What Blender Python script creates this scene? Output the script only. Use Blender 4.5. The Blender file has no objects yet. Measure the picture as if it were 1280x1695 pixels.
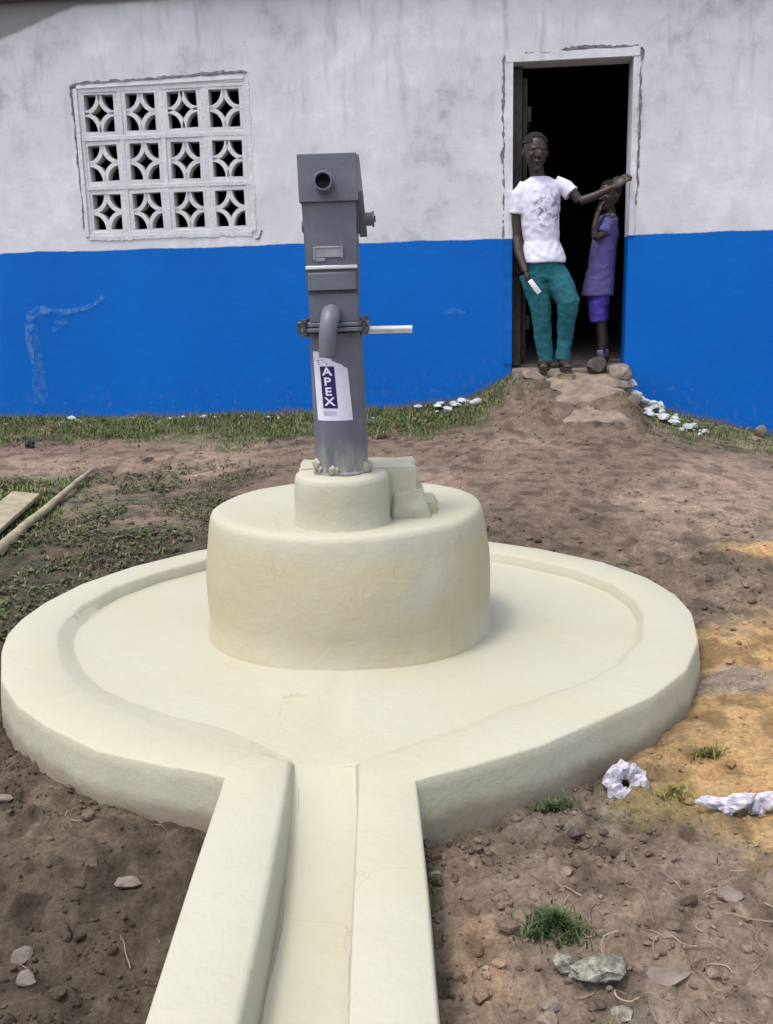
import bpy, bmesh, math, random
import numpy as np
from mathutils import Vector, Matrix, noise as mn

random.seed(7)
rng = np.random.default_rng(7)
SC = bpy.context.scene
COL = SC.collection

# ------------------------------------------------------------------ camera
FPX, PITCH, ROLL, CAMZ = 1600.0, 0.22354, -0.02392, 1.17
cd = bpy.data.cameras.new('camera'); cam = bpy.data.objects.new('camera', cd); COL.objects.link(cam)
cd.sensor_fit = 'VERTICAL'; cd.sensor_height = 36.0; cd.lens = 36.0 * FPX / 1695.0
cd.clip_start = 0.05; cd.clip_end = 600
_f = Vector((0, math.cos(PITCH), -math.sin(PITCH))); _u = Vector((0, math.sin(PITCH), math.cos(PITCH))); _r = Vector((1, 0, 0))
c_, s_ = math.cos(ROLL), math.sin(ROLL)
R_ = c_ * _r + s_ * _u; U_ = -s_ * _r + c_ * _u
cam.matrix_world = Matrix(((R_.x, U_.x, -_f.x, 0), (R_.y, U_.y, -_f.y, 0), (R_.z, U_.z, -_f.z, CAMZ), (0, 0, 0, 1)))
SC.camera = cam

# ------------------------------------------------------------------ light
SUN = Vector((-0.30, -0.20, 0.93)).normalized()
wd = bpy.data.worlds.new('World'); SC.world = wd; wd.use_nodes = True
wn = wd.node_tree; wn.nodes.clear()
sky = wn.nodes.new('ShaderNodeTexSky'); sky.sky_type = 'NISHITA'; sky.sun_disc = False
sky.sun_elevation = math.asin(SUN.z); sky.sun_rotation = math.atan2(SUN.x, SUN.y)
sky.dust_density = 3.0; sky.air_density = 1.0; sky.ozone_density = 1.0
bg = wn.nodes.new('ShaderNodeBackground'); bg.inputs[1].default_value = 0.15
wo = wn.nodes.new('ShaderNodeOutputWorld')
hs = wn.nodes.new('ShaderNodeHueSaturation'); hs.inputs['Saturation'].default_value = 0.48      # thin high haze whitens the sky
wn.links.new(sky.outputs[0], hs.inputs['Color']); wn.links.new(hs.outputs[0], bg.inputs[0]); wn.links.new(bg.outputs[0], wo.inputs[0])
sl = bpy.data.lights.new('sun', 'SUN'); so = bpy.data.objects.new('sun', sl); COL.objects.link(so)
sl.energy = 0.80; sl.angle = math.radians(11); sl.color = (1.0, 0.95, 0.87)
so.rotation_euler = (-SUN).to_track_quat('-Z', 'Y').to_euler(); so.location = (0, 0, 20)
SC.view_settings.view_transform = 'Standard'; SC.view_settings.look = 'None'
SC.view_settings.exposure = 1.17; SC.view_settings.gamma = 1.0
SC.view_settings.use_curve_mapping = False

# ------------------------------------------------------------------ helpers
def link(o, parent=None):
    COL.objects.link(o)
    if parent is not None: o.parent = parent
    return o

def tag(o, label=None, cat=None, group=None, kind=None):
    if label: o['label'] = label
    if cat: o['category'] = cat
    if group: o['group'] = group
    if kind: o['kind'] = kind
    return o

def empty(name, loc=(0, 0, 0), rz=0.0, parent=None):
    o = bpy.data.objects.new(name, None); link(o, parent)
    o.location = loc; o.rotation_euler = (0, 0, rz); o.empty_display_size = 0.1
    return o

def mobj(name, me, mat=None, parent=None, smooth=False, angle=None):
    if mat is not None:
        me.materials.clear(); me.materials.append(mat)
    if smooth:
        me.polygons.foreach_set('use_smooth', [True] * len(me.polygons))
        if angle is not None: me.set_sharp_from_angle(angle=angle)
    return link(bpy.data.objects.new(name, me), parent)

def from_bm(name, bm, mat=None, parent=None, smooth=False, angle=None):
    me = bpy.data.meshes.new(name)
    bmesh.ops.recalc_face_normals(bm, faces=bm.faces[:])
    bm.to_mesh(me); bm.free()
    return mobj(name, me, mat, parent, smooth, angle)

def from_np(name, V, F, mat=None, parent=None, smooth=False, col=None):
    """V (n,3), F list/array of faces (all same size)"""
    V = np.asarray(V, np.float32); F = np.asarray(F, np.int32)
    me = bpy.data.meshes.new(name)
    me.vertices.add(len(V)); me.vertices.foreach_set('co', V.ravel())
    k = F.shape[1]
    me.loops.add(F.size); me.loops.foreach_set('vertex_index', F.ravel())
    me.polygons.add(len(F)); me.polygons.foreach_set('loop_start', np.arange(0, F.size, k, dtype=np.int32))
    if col is not None:
        a = me.attributes.new('tint', 'FLOAT_COLOR', 'POINT')
        a.data.foreach_set('color', np.c_[col, np.ones(len(col))].astype(np.float32).ravel())
    me.update(calc_edges=True); me.validate()
    return mobj(name, me, mat, parent, smooth)

def box(bm, x0, x1, y0, y1, z0, z1, bev=0.0, seg=2, rot=None, at=None):
    r = bmesh.ops.create_cube(bm, size=1.0)
    vs = r['verts']
    for v in vs:
        v.co = Vector(((x0 + x1) / 2 + v.co.x * (x1 - x0), (y0 + y1) / 2 + v.co.y * (y1 - y0), (z0 + z1) / 2 + v.co.z * (z1 - z0)))
    if bev > 0:
        es = list({e for v in vs for e in v.link_edges})
        g = bmesh.ops.bevel(bm, geom=es, offset=bev, segments=seg, affect='EDGES', profile=0.5)
        vs = list({v for f in g['faces'] for v in f.verts} | {v for v in vs if v.is_valid})
    if rot is not None:
        for v in vs: v.co = (at or Vector()) + rot @ (v.co - (at or Vector()))
    return vs

def tube(bm, pts, rad, n=12, caps=True, flat=1.0):
    """swept tube along pts; rad scalar or list (float or (ra,rb))"""
    pts = [Vector(p) for p in pts]; m = len(pts)
    if not hasattr(rad, '__len__'): rad = [rad] * m
    rings = []; prev = None
    for i, p in enumerate(pts):
        t = (pts[min(i + 1, m - 1)] - pts[max(i - 1, 0)]).normalized()
        if prev is None:
            a = Vector((1, 0, 0)) if abs(t.x) < 0.8 else Vector((0, 1, 0))
            a = (a - t * a.dot(t)).normalized()
        else:
            a = (prev - t * prev.dot(t)).normalized()
        prev = a; b = t.cross(a)
        r = rad[i]; ra, rb = r if hasattr(r, '__len__') else (r, r * flat)
        rings.append([bm.verts.new(p + a * (ra * math.cos(k * 2 * math.pi / n)) + b * (rb * math.sin(k * 2 * math.pi / n))) for k in range(n)])
    for i in range(m - 1):
        for k in range(n):
            bm.faces.new((rings[i][k], rings[i][(k + 1) % n], rings[i + 1][(k + 1) % n], rings[i + 1][k]))
    if caps:
        bm.faces.new(rings[0][::-1]); bm.faces.new(rings[-1])
    return rings

def lathe(bm, prof, cx=0, cy=0, n=64, wob=None):
    rings = []
    for j, (r, z) in enumerate(prof):
        ring = []
        for k in range(n):
            a = 2 * math.pi * k / n
            rr, zz = (r, z) if wob is None else wob(r, z, a)
            ring.append(bm.verts.new((cx + rr * math.cos(a), cy + rr * math.sin(a), zz)))
        rings.append(ring)
    for j in range(len(prof) - 1):
        for k in range(n):
            bm.faces.new((rings[j][k], rings[j][(k + 1) % n], rings[j + 1][(k + 1) % n], rings[j + 1][k]))
    return rings

def prism(bm, pts2, z0, z1):
    a = [bm.verts.new((p[0], p[1], z0)) for p in pts2]; b = [bm.verts.new((p[0], p[1], z1)) for p in pts2]
    n = len(a)
    for i in range(n): bm.faces.new((a[i], a[(i + 1) % n], b[(i + 1) % n], b[i]))
    bm.faces.new(a[::-1]); bm.faces.new(b)

def lat(seed):
    return np.random.default_rng(seed).random((257, 257))
_L = {}
def vn(x, y, freq, seed=0):
    """smooth value noise in [0,1], vectorised"""
    if seed not in _L: _L[seed] = lat(seed)
    L = _L[seed]; X = np.asarray(x, float) * freq + 91.7; Y = np.asarray(y, float) * freq + 57.3
    xi = np.floor(X).astype(int); yi = np.floor(Y).astype(int); fx = X - xi; fy = Y - yi
    fx = fx * fx * (3 - 2 * fx); fy = fy * fy * (3 - 2 * fy)
    xi %= 256; yi %= 256
    a = L[xi, yi]; b = L[xi + 1, yi]; c = L[xi, yi + 1]; d = L[xi + 1, yi + 1]
    return (a * (1 - fx) + b * fx) * (1 - fy) + (c * (1 - fx) + d * fx) * fy
def fbm(x, y, freq, seed=0, octs=4, gain=0.5):
    s = 0; a = 1; t = 0
    for k in range(octs):
        s = s + a * vn(x, y, freq * 2.03 ** k, seed + k * 7); t += a; a *= gain
    return s / t
def sst(a, b, x):
    t = np.clip((np.asarray(x, float) - a) / (b - a), 0, 1); return t * t * (3 - 2 * t)

# ------------------------------------------------------------------ materials
class NT:
    def __init__(s, name):
        s.m = bpy.data.materials.new(name); s.m.use_nodes = True; s.t = s.m.node_tree; s.n = s.t.nodes
        s.p = s.n['Principled BSDF']; s.out = s.n['Material Output']
        s.tc = s.n.new('ShaderNodeTexCoord')
    def l(s, a, b): s.t.links.new(a, b)
    def noise(s, scale, detail=4, rough=0.55, vec=None, dist=0.0):
        n = s.n.new('ShaderNodeTexNoise'); n.inputs['Scale'].default_value = scale; n.inputs['Detail'].default_value = detail
        n.inputs['Roughness'].default_value = rough; n.inputs['Distortion'].default_value = dist
        s.l(vec if vec is not None else s.tc.outputs['Object'], n.inputs['Vector']); return n.outputs['Fac']
    def mapr(s, v, a, b, c=0.0, d=1.0, smooth=True):
        n = s.n.new('ShaderNodeMapRange'); n.inputs[1].default_value = a; n.inputs[2].default_value = b
        n.inputs[3].default_value = c; n.inputs[4].default_value = d
        if smooth: n.interpolation_type = 'SMOOTHSTEP'
        s.l(v, n.inputs[0]); return n.outputs[0]
    def mix(s, fac, a, b, mode='MIX'):
        n = s.n.new('ShaderNodeMix'); n.data_type = 'RGBA'; n.blend_type = mode
        for sock, v in ((n.inputs[0], fac), (n.inputs[6], a), (n.inputs[7], b)):
            if isinstance(v, (int, float)): sock.default_value = v
            elif isinstance(v, tuple): sock.default_value = (*v, 1) if len(v) == 3 else v
            else: s.l(v, sock)
        return n.outputs[2]
    def math(s, op, a, b=0.0, c=None):
        n = s.n.new('ShaderNodeMath'); n.operation = op
        for i, v in enumerate((a, b) if c is None else (a, b, c)):
            if isinstance(v, (int, float)): n.inputs[i].default_value = v
            else: s.l(v, n.inputs[i])
        return n.outputs[0]
    def sep(s, v=None):
        n = s.n.new('ShaderNodeSeparateXYZ'); s.l(v if v is not None else s.tc.outputs['Object'], n.inputs[0]); return n.outputs
    def scaled(s, sc):
        n = s.n.new('ShaderNodeMapping'); n.inputs['Scale'].default_value = sc; s.l(s.tc.outputs['Object'], n.inputs[0]); return n.outputs[0]
    def bump(s, h, dist, strength=1.0):
        n = s.n.new('ShaderNodeBump'); n.inputs['Strength'].default_value = strength; n.inputs['Distance'].default_value = dist
        s.l(h, n.inputs['Height']); s.l(n.outputs[0], s.p.inputs['Normal'])
    def attr(s, name='tint'):
        n = s.n.new('ShaderNodeAttribute'); n.attribute_name = name; return n.outputs['Color']
    def color(s, c):
        if isinstance(c, tuple): s.p.inputs['Base Color'].default_value = (*c, 1)
        else: s.l(c, s.p.inputs['Base Color'])
    def set(s, rough=None, metal=None, spec=None):
        if rough is not None: s.p.inputs['Roughness'].default_value = rough
        if metal is not None: s.p.inputs['Metallic'].default_value = metal
        if spec is not None: s.p.inputs['Specular IOR Level'].default_value = spec
        return s.m

def simple(name, col, rough=0.7, metal=0.0, var=0.15, scale=20, bump=0.0, bscale=60, spec=0.3):
    t = NT(name); f = t.noise(scale, 5, 0.6)
    dk = tuple(c * (1 - var) for c in col); lt = tuple(min(1, c * (1 + var)) for c in col)
    t.color(t.mix(t.mapr(f, 0.3, 0.7), dk, lt))
    if bump: t.bump(t.noise(bscale, 4), bump)
    return t.set(rough, metal, spec)

def mat_wall(foot=True):
    t = NT('painted_plaster')
    x, y, z = t.sep()[:3]
    big = t.noise(0.9, 6, 0.62); mid = t.noise(5, 7, 0.65); fine = t.noise(34, 5, 0.65)
    streak = t.noise(2.2, 6, 0.65, vec=t.scaled((5.5, 1, 0.7)))
    white = t.mix(t.mapr(mid, 0.35, 0.65), (0.53, 0.525, 0.565), (0.64, 0.635, 0.67))
    # grey mildew in blotches and vertical runs
    blot = t.math('MULTIPLY', t.mapr(big, 0.42, 0.64), t.mapr(mid, 0.36, 0.68))
    white = t.mix(t.math('MULTIPLY', blot, 0.85), white, (0.27, 0.265, 0.28))
    white = t.mix(t.math('MULTIPLY', t.math('MULTIPLY', t.mapr(streak, 0.5, 0.72), t.mapr(z, 1.9, 2.9)), 0.6), white, (0.25, 0.25, 0.27))
    white = t.mix(t.math('MULTIPLY', t.mapr(fine, 0.6, 0.78), 0.28), white, (0.30, 0.30, 0.32))
    sp = t.noise(60, 2, 0.5)
    white = t.mix(t.math('MULTIPLY', t.mapr(sp, 0.70, 0.76), 0.6), white, (0.17, 0.17, 0.185))
    blue = t.mix(t.mapr(big, 0.35, 0.7), (0.001, 0.098, 0.41), (0.0015, 0.112, 0.45))
    blue = t.mix(t.math('MULTIPLY', t.mapr(mid, 0.52, 0.75), 0.35), blue, (0.004, 0.10, 0.38))
    blue = t.mix(t.math('MULTIPLY', t.mapr(fine, 0.62, 0.8), 0.18), blue, (0.06, 0.21, 0.55))
    # wavy hand-painted edge at 1.507 m
    lf = t.noise(1.3, 3, 0.5, vec=t.scaled((1, 1, 0.01)))
    edge = t.math('ADD', t.math('MULTIPLY', t.math('SUBTRACT', lf, 0.5), 0.05), 1.508)
    edge = t.math('ADD', edge, t.math('MULTIPLY', t.math('SUBTRACT', fine, 0.5), 0.012))
    dz = t.math('SUBTRACT', z, edge)
    col = t.mix(t.mapr(dz, -0.004, 0.004), blue, white)
    # darker grey corner upper left with an uneven lower edge
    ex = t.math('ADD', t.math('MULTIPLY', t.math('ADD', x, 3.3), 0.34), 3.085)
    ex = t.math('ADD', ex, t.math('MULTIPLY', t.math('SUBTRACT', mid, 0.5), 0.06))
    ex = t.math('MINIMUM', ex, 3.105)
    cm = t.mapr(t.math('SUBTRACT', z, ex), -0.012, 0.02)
    corner_grey = t.mix(mid, (0.17, 0.165, 0.17), (0.27, 0.265, 0.27))
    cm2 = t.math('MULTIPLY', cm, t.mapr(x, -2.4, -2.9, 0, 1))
    col = t.mix(cm2, col, corner_grey)
    # soil splash at the foot of the wall
    if foot:
        g = t.n.new('ShaderNodeAttribute'); g.attribute_name = 'foot'
        fm = t.mapr(t.math('ADD', g.outputs['Fac'], t.math('ADD', t.math('MULTIPLY', t.math('SUBTRACT', mid, 0.5), 0.12), t.math('MULTIPLY', t.math('SUBTRACT', fine, 0.5), 0.14))), 0.045, 0.0)
        sp2 = t.math('MULTIPLY', t.mapr(t.noise(18, 6, .75), .54, .66), t.mapr(g.outputs['Fac'], .34, .04)); col = t.mix(t.math('MULTIPLY', sp2, .5), col, (0.13, 0.12, 0.11))
        col = t.mix(t.math('MULTIPLY', fm, 0.8), col, (0.115, 0.10, 0.07))
    t.color(col)
    h = t.math('ADD', t.math('MULTIPLY', mid, 0.7), t.math('MULTIPLY', fine, 0.3))
    t.bump(h, 0.010, 0.5)
    t.l(t.mapr(dz, -0.004, 0.004, 0.5, 0.9), t.p.inputs['Roughness'])
    t.set(spec=0.12)
    return t.m

def mat_cream(name='cream_paint', y=0.0, clean=False):
    t = NT(name)
    a = t.noise(3.0, 5, 0.55); b = t.noise(14, 5, 0.6); c = t.noise(70, 4, 0.6)
    base = t.mix(t.mapr(a, 0.35, 0.68), (0.385, 0.372, 0.300), (0.378, 0.361, 0.268))
    if y: base = t.mix(t.math('MULTIPLY', t.math('MULTIPLY', t.mapr(a, 0.3, 0.6), t.mapr(t.sep()[2], 0.475, 0.40)), y), base, (0.40, 0.345, 0.215))  # low yellow puts slab bounce and staining into the drum's colour
    base = t.mix(t.math('MULTIPLY', t.mapr(b, 0.55, 0.75), 0.35), base, (0.35, 0.33, 0.255))
    sp = t.noise(26, 3, 0.5)
    base = t.mix(t.math('MULTIPLY', t.mapr(sp, 0.72, 0.78), 0.5), base, (0.42, 0.36, 0.27))
    # soil on the lowest part of outer faces
    z = t.sep()[2]
    z2 = t.math('ADD', z, t.math('MULTIPLY', t.math('SUBTRACT', b, 0.5), 0.05))
    if not clean: base = t.mix(t.mapr(z2, 0.050, 0.0, 0, 0.8), base, (0.20, 0.165, 0.12))
    t.color(base)
    tw = t.noise(9, 3, 0.5, dist=1.2)
    vo = t.n.new('ShaderNodeTexVoronoi'); vo.feature = 'DISTANCE_TO_EDGE'; vo.inputs['Scale'].default_value = 1.7
    wv = t.n.new('ShaderNodeVectorMath'); wv.operation = 'MULTIPLY_ADD'; nz_ = t.n.new('ShaderNodeTexNoise'); nz_.inputs['Scale'].default_value = 4; nz_.inputs['Detail'].default_value = 5
    t.l(t.tc.outputs['Object'], nz_.inputs['Vector']); t.l(nz_.outputs['Color'], wv.inputs[0]); wv.inputs[1].default_value = (.35, .35, .35); t.l(t.tc.outputs['Object'], wv.inputs[2]); t.l(wv.outputs[0], vo.inputs['Vector'])
    crack = t.math('MULTIPLY', t.mapr(vo.outputs['Distance'], 0.0035, 0.0), t.mapr(a, .48, .56))
    t.color(t.mix(t.math('MULTIPLY', crack, .35), base, (.22, .19, .14)))
    t.bump(t.math('ADD', t.math('ADD', t.math('MULTIPLY', b, 0.5), t.math('MULTIPLY', tw, .3)), t.math('MULTIPLY', c, 0.2)), 0.012, 0.5)
    return t.set(0.62, 0, 0.3)

def mat_tinted(name, rough=0.95, bump=0.006, nscale=90, var=0.35, spec=0.15, sub=0.0):
    t = NT(name); c = t.attr()
    n1 = t.noise(nscale, 5, 0.7); n2 = t.noise(nscale * 0.22, 5, 0.65)
    m = t.mix(t.mapr(n1, 0.3, 0.7), (1 - var,) * 3, (1 + var * 0.8,) * 3)
    m2 = t.mix(t.mapr(n2, 0.3, 0.7), (1 - var * 0.6,) * 3, (1 + var * 0.5,) * 3)
    t.color(t.mix(1.0, t.mix(1.0, c, m, 'MULTIPLY'), m2, 'MULTIPLY'))
    if bump: t.bump(t.math('ADD', n1, t.math('MULTIPLY', n2, 0.8)), bump, 1.0)
    return t.set(rough, 0, spec)

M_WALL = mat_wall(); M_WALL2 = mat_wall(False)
M_CREAM = mat_cream('cream_paint'); M_CREAM2 = mat_cream('bounce_stain_cream_paint', 0.75)
M_CREAM4 = mat_cream('collar_cream_paint', 0.3)
M_CREAM3 = mat_cream('channel_cream_paint', 0.08, True)
M_SOIL = mat_tinted('soil', bump=0.008, nscale=75, var=0.30)
M_CLOD = mat_tinted('soil_clod', bump=0.003, nscale=160, var=0.3)
M_LEAF = mat_tinted('leaf', rough=0.6, bump=0.0, nscale=40, var=0.2, spec=0.3)
def mat_pump():
    t = NT('grey_enamelled_steel'); a = t.noise(7, 5, .6); b = t.noise(28, 5, .65, vec=t.scaled((1, 1, .35))); c = t.noise(70, 3)
    base = t.mix(t.mapr(a, .3, .7), (.098, .104, .134), (.132, .137, .170))
    base = t.mix(t.math('MULTIPLY', t.mapr(b, .55, .72), .45), base, (.19, .19, .21))
    base = t.mix(t.math('MULTIPLY', t.mapr(c, .66, .74), .5), base, (.09, .07, .06))
    z = t.sep()[2]; base = t.mix(t.math('MULTIPLY', t.mapr(z, .12, .0), t.mapr(b, .35, .65)), base, (.33, .31, .26))
    t.color(base); t.bump(t.noise(90, 3), .0008, .6)
    t.l(t.mapr(b, .3, .7, .42, .62), t.p.inputs['Roughness']); return t.set(None, .2, .4)
M_METAL = mat_pump()
M_METAL_D = simple('dark_grey_steel', (0.055, 0.057, 0.068), 0.5, 0.3, 0.2, 20, 0.001, 150, 0.4)
M_GALV = simple('galvanised_rod', (0.58, 0.58, 0.6), 0.4, 0.6, 0.12, 40, 0, 60, 0.5)
M_PLASTER = simple('rough_plaster', (0.60, 0.595, 0.615), 0.9, 0, 0.16, 14, 0.01, 40)
M_CEMENT = simple('bare_cement', (0.15, 0.148, 0.155), 0.95, 0, 0.35, 25, 0.008, 60)
def mat_block():
    t = NT('painted_block'); oi = t.n.new('ShaderNodeObjectInfo'); a = t.noise(10, 5, .65); b = t.noise(45, 4)
    base = t.mix(t.mapr(a, .3, .7), (.50, .50, .525), (.60, .60, .62))
    base = t.mix(t.math('MULTIPLY', t.mapr(b, .55, .72), .4), base, (.27, .27, .27))
    base = t.mix(t.math('MULTIPLY', oi.outputs['Random'], .22), base, (.34, .335, .34))
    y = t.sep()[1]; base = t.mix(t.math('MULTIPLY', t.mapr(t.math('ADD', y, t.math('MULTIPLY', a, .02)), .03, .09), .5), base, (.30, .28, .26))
    t.color(base); t.bump(b, .005, .8); return t.set(.85, 0, .2)
M_BLOCK = mat_block()
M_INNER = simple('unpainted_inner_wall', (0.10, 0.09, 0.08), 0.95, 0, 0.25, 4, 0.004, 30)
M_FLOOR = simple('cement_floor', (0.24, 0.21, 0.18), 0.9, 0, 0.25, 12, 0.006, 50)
M_WOOD = simple('weathered_wood', (0.062, 0.055, 0.048), 0.8, 0, 0.3, 18, 0.003, 80)
M_ROOF = simple('weathered_zinc', (0.16, 0.15, 0.15), 0.55, 0.5, 0.3, 6, 0.001, 60)
M_PAPER = simple('white_sticker', (0.56, 0.55, 0.66), 0.4, 0, 0.05, 60)
M_NAVY = simple('navy_print', (0.016, 0.012, 0.085), 0.4, 0, 0.1, 60)
M_STEP = simple('worn_cement_step', (0.20, 0.155, 0.125), 0.95, 0, 0.3, 12, 0.012, 60)

# ------------------------------------------------------------------ ground shape
YAW = 0.10792
WN = np.array([math.sin(YAW), math.cos(YAW)]); WW = np.array([math.cos(YAW), -math.sin(YAW)]); WP = np.array([1.2, 6.8])
def wall_uv(x, y):
    dx, dy = np.asarray(x, float) - WP[0], np.asarray(y, float) - WP[1]
    return dx * WW[0] + dy * WW[1], dx * WN[0] + dy * WN[1]      # along the wall, behind (+) / in front (-)
def wxy(u, d): return (WP[0] + u * WW[0] + d * WN[0], WP[1] + u * WW[1] + d * WN[1])
def base_ground(x, y):
    u, d = wall_uv(x, y)
    zw = np.interp(u, [-8, -4.1, -2.7, -1.5, -0.9, -0.33, 0.5, 1.0, 1.5, 2.6, 5], [.28, .32, .32, .34, .385, .45, .40, .26, .14, .05, 0.0])
    s = np.clip((np.asarray(y, float) - 2.9) / (np.asarray(y, float) - 2.9 - d + 1e-6), 0, 1)
    s = np.where(d >= 0, 1.0, np.where(np.asarray(y) < 2.9, 0.0, s))
    z = zw * s ** 1.25
    top = np.exp(-(np.clip(np.abs(u - 0.08) - 0.32, 0, 9) / np.where(u > 0, .11, .22)) ** 2)
    z = z + top * (1 + .5 * (fbm(x, y, 5, 500, 3) - .5)) * np.clip(0.60 - z, 0, 1) * (1 - sst(0.10, 1.05, -d)) * np.where(d > 0.1, 0, 1)
    return z
OUT = None
OUTL = [(-0.377, 1.985), (-0.512, 2.04), (-0.704, 2.131), (-0.876, 2.275), (-1.0, 2.41), (-1.11, 2.59), (-1.195, 2.813),
        (-1.235, 2.97), (-1.245, 3.12), (-1.225, 3.30), (-1.16, 3.52), (-1.025, 3.739), (-0.80, 3.97), (-0.55, 4.11), (-0.25, 4.18),
        (0.05, 4.165), (0.35, 4.06), (0.63, 3.86), (0.84, 3.64), (0.955, 3.42), (1.0, 3.22), (0.995, 3.02), (0.935, 2.765), (0.83, 2.54),
        (0.69, 2.37), (0.565, 2.27), (0.35, 2.098), (0.05, 1.948)]
CX, CY = -0.128, 3.09
_oa = np.array([math.atan2(p[1] - CY, p[0] - CX) for p in OUTL]); _or = np.array([math.hypot(p[1] - CY, p[0] - CX) for p in OUTL])
_o = np.argsort(_oa); _oa = _oa[_o]; _or = _or[_o]
def slab_dist(x, y):
    """>0 outside the apron outline (approx metres)"""
    a = np.arctan2(np.asarray(y) - CY, np.asarray(x) - CX); r = np.hypot(np.asarray(x) - CX, np.asarray(y) - CY)
    R = np.interp(a, np.r_[_oa[-1] - 2 * math.pi, _oa, _oa[0] + 2 * math.pi], np.r_[_or[-1], _or, _or[0]])
    d = r - R
    ch = np.maximum(np.abs(np.asarray(x) + 0.160) - 0.213, np.asarray(y) - 2.2)
    return np.minimum(d, ch)
def rough_amt(x, y):
    """how cloddy the soil is"""
    near = 1 - sst(3.2, 5.0, y)
    sandy = sst(1.2, .7, np.hypot((x - 1.24) / .52, (y - 2.42) / .74))
    return (0.15 + 0.85 * near) * (1 - .65 * sandy)
def ground_z(x, y):
    z = base_ground(x, y)
    n1 = fbm(x, y, 1.1, 1, 3) - 0.5; n2 = fbm(x, y, 5.0, 20, 4) - 0.5
    n3 = fbm(x, y, 22, 40, 3, 0.6) - 0.5
    R = rough_amt(x, y)
    z = z + 0.07 * n1 + 0.055 * n2 * R + 0.036 * n3 * R
    # lumpy clods: sharpened noise
    n4 = vn(x, y, 34, 60); z = z + 0.016 * R * sst(0.58, 0.9, n4) - 0.014 * R * sst(0.62, 0.9, vn(x, y, 27, 66))
    sd = slab_dist(x, y)
    z = z - 0.02 * np.exp(-np.clip(sd, 0, 9) / 0.05)              # settled gap along the slab
    z = np.where(sd < -0.01, np.minimum(z, -0.05), z)
    u, d = wall_uv(x, y)
    z = np.where((d > 0.03), np.minimum(z, 0.3), z)
    return z
def gz(x, y): return float(ground_z(np.array([x]), np.array([y]))[0])

def ground_col(x, y):
    u, d = wall_uv(x, y)
    n = fbm(x, y, 2.2, 100, 4); m = fbm(x, y, 7, 130, 4); k = fbm(x, y, 30, 160, 3)
    path = np.array([.245, .180, .138]); dark = np.array([.098, .076, .054]); mid = np.array([.180, .138, .102])
    green = np.array([.085, .105, .045]); gdull = np.array([.085, .082, .058]); sand = np.array([.56, .36, .165]); pink = np.array([.26, .17, .14])
    c = np.ones(np.shape(x) + (3,)) * mid
    def put(c, mask, col): mask = np.clip(mask, 0, 1)[..., None]; return c * (1 - mask) + col * mask
    # beaten path between apron and building
    c = put(c, sst(3.9, 4.8, y + (n - .5) * 1.2) * 0.9, path)
    c = put(c, sst(4.9, 5.8, y) * sst(.2, -1.2, x) * sst(.4, .6, n) * 0.6, pink)
    # dark damp soil, left front and just behind the apron
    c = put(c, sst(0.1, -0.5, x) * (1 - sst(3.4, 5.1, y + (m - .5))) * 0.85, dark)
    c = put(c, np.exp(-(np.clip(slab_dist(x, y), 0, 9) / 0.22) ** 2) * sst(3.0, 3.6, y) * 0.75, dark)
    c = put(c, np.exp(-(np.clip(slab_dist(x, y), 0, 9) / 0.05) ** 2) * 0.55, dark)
    # weeds: left middle, along the wall
    c = put(c, sst(-.2, -0.9, x) * sst(3.0, 3.6, y) * (1 - sst(5.3, 5.9, y + (m - .5) * .8)) * sst(.34, .55, m) * .75, gdull)
    c = put(c, sst(-1.5, -2.1, x + (m - .5)) * sst(4.0, 4.6, y) * (1 - sst(5.2, 5.5, y + (m - .5) * .5)) * 0.85, green)
    c = put(c, sst(-1.0, -0.45, d + (m - .5) * 0.7) * sst(.30, .50, m) * sst(1.9, 0.9, u) * (1 - np.exp(-((u - .1) / .55) ** 4)) * 0.8, green)
    c = put(c, sst(-1.3, -0.55, d) * sst(.45, .6, m) * 0.4, gdull)
    # orange sand on the right
    sx = (x - 1.24) / 0.52; sy = (y - 2.42) / 0.74
    c = put(c, sst(1.25, 0.65, np.hypot(sx, sy) + (n - .5) * 1.0 + (k - .5) * .35) * 0.95, sand)
    c = put(c, sst(1.3, 0.5, np.hypot((x - 1.75) / .32, (y - 4.0) / .12) + (n - .5) * .8) * 0.9, sand * 0.95)
    c = put(c, sst(1.2, .5, np.hypot((x - .62) / .16, (y - 2.05) / .10) + (m - .5)) * 0.6, np.array([.30, .24, .09]))
    c = put(c, sst(1.2, .4, np.hypot((x - 1.05) / .16, (y - 2.72) / .12) + (m - .5)) * .7, np.array([.26, .24, .24]))
    c = put(c, sst(1.2, .5, np.hypot((x - .16) / .05, (y - 1.52) / .16) + (m - .5)) * .45, np.array([.30, .19, .12]))
    c = c * (0.60 + 0.44 * k)[..., None] * (.78 + .44 * sst(.35, .65, fbm(x, y, 1.7, 700, 4)))[..., None]
    c = put(c, sst(.60, .70, fbm(x, y, 5.2, 720, 4)) * sst(.1, .4, x) * (1 - sst(1.8, 2.4, y)) * .5, np.array([.24, .215, .175]))
    c = c * (1 - 0.35 * sst(.60, .75, vn(x, y, 16, 190)))[..., None]
    return np.clip(c, 0.01, 0.9)

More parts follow.
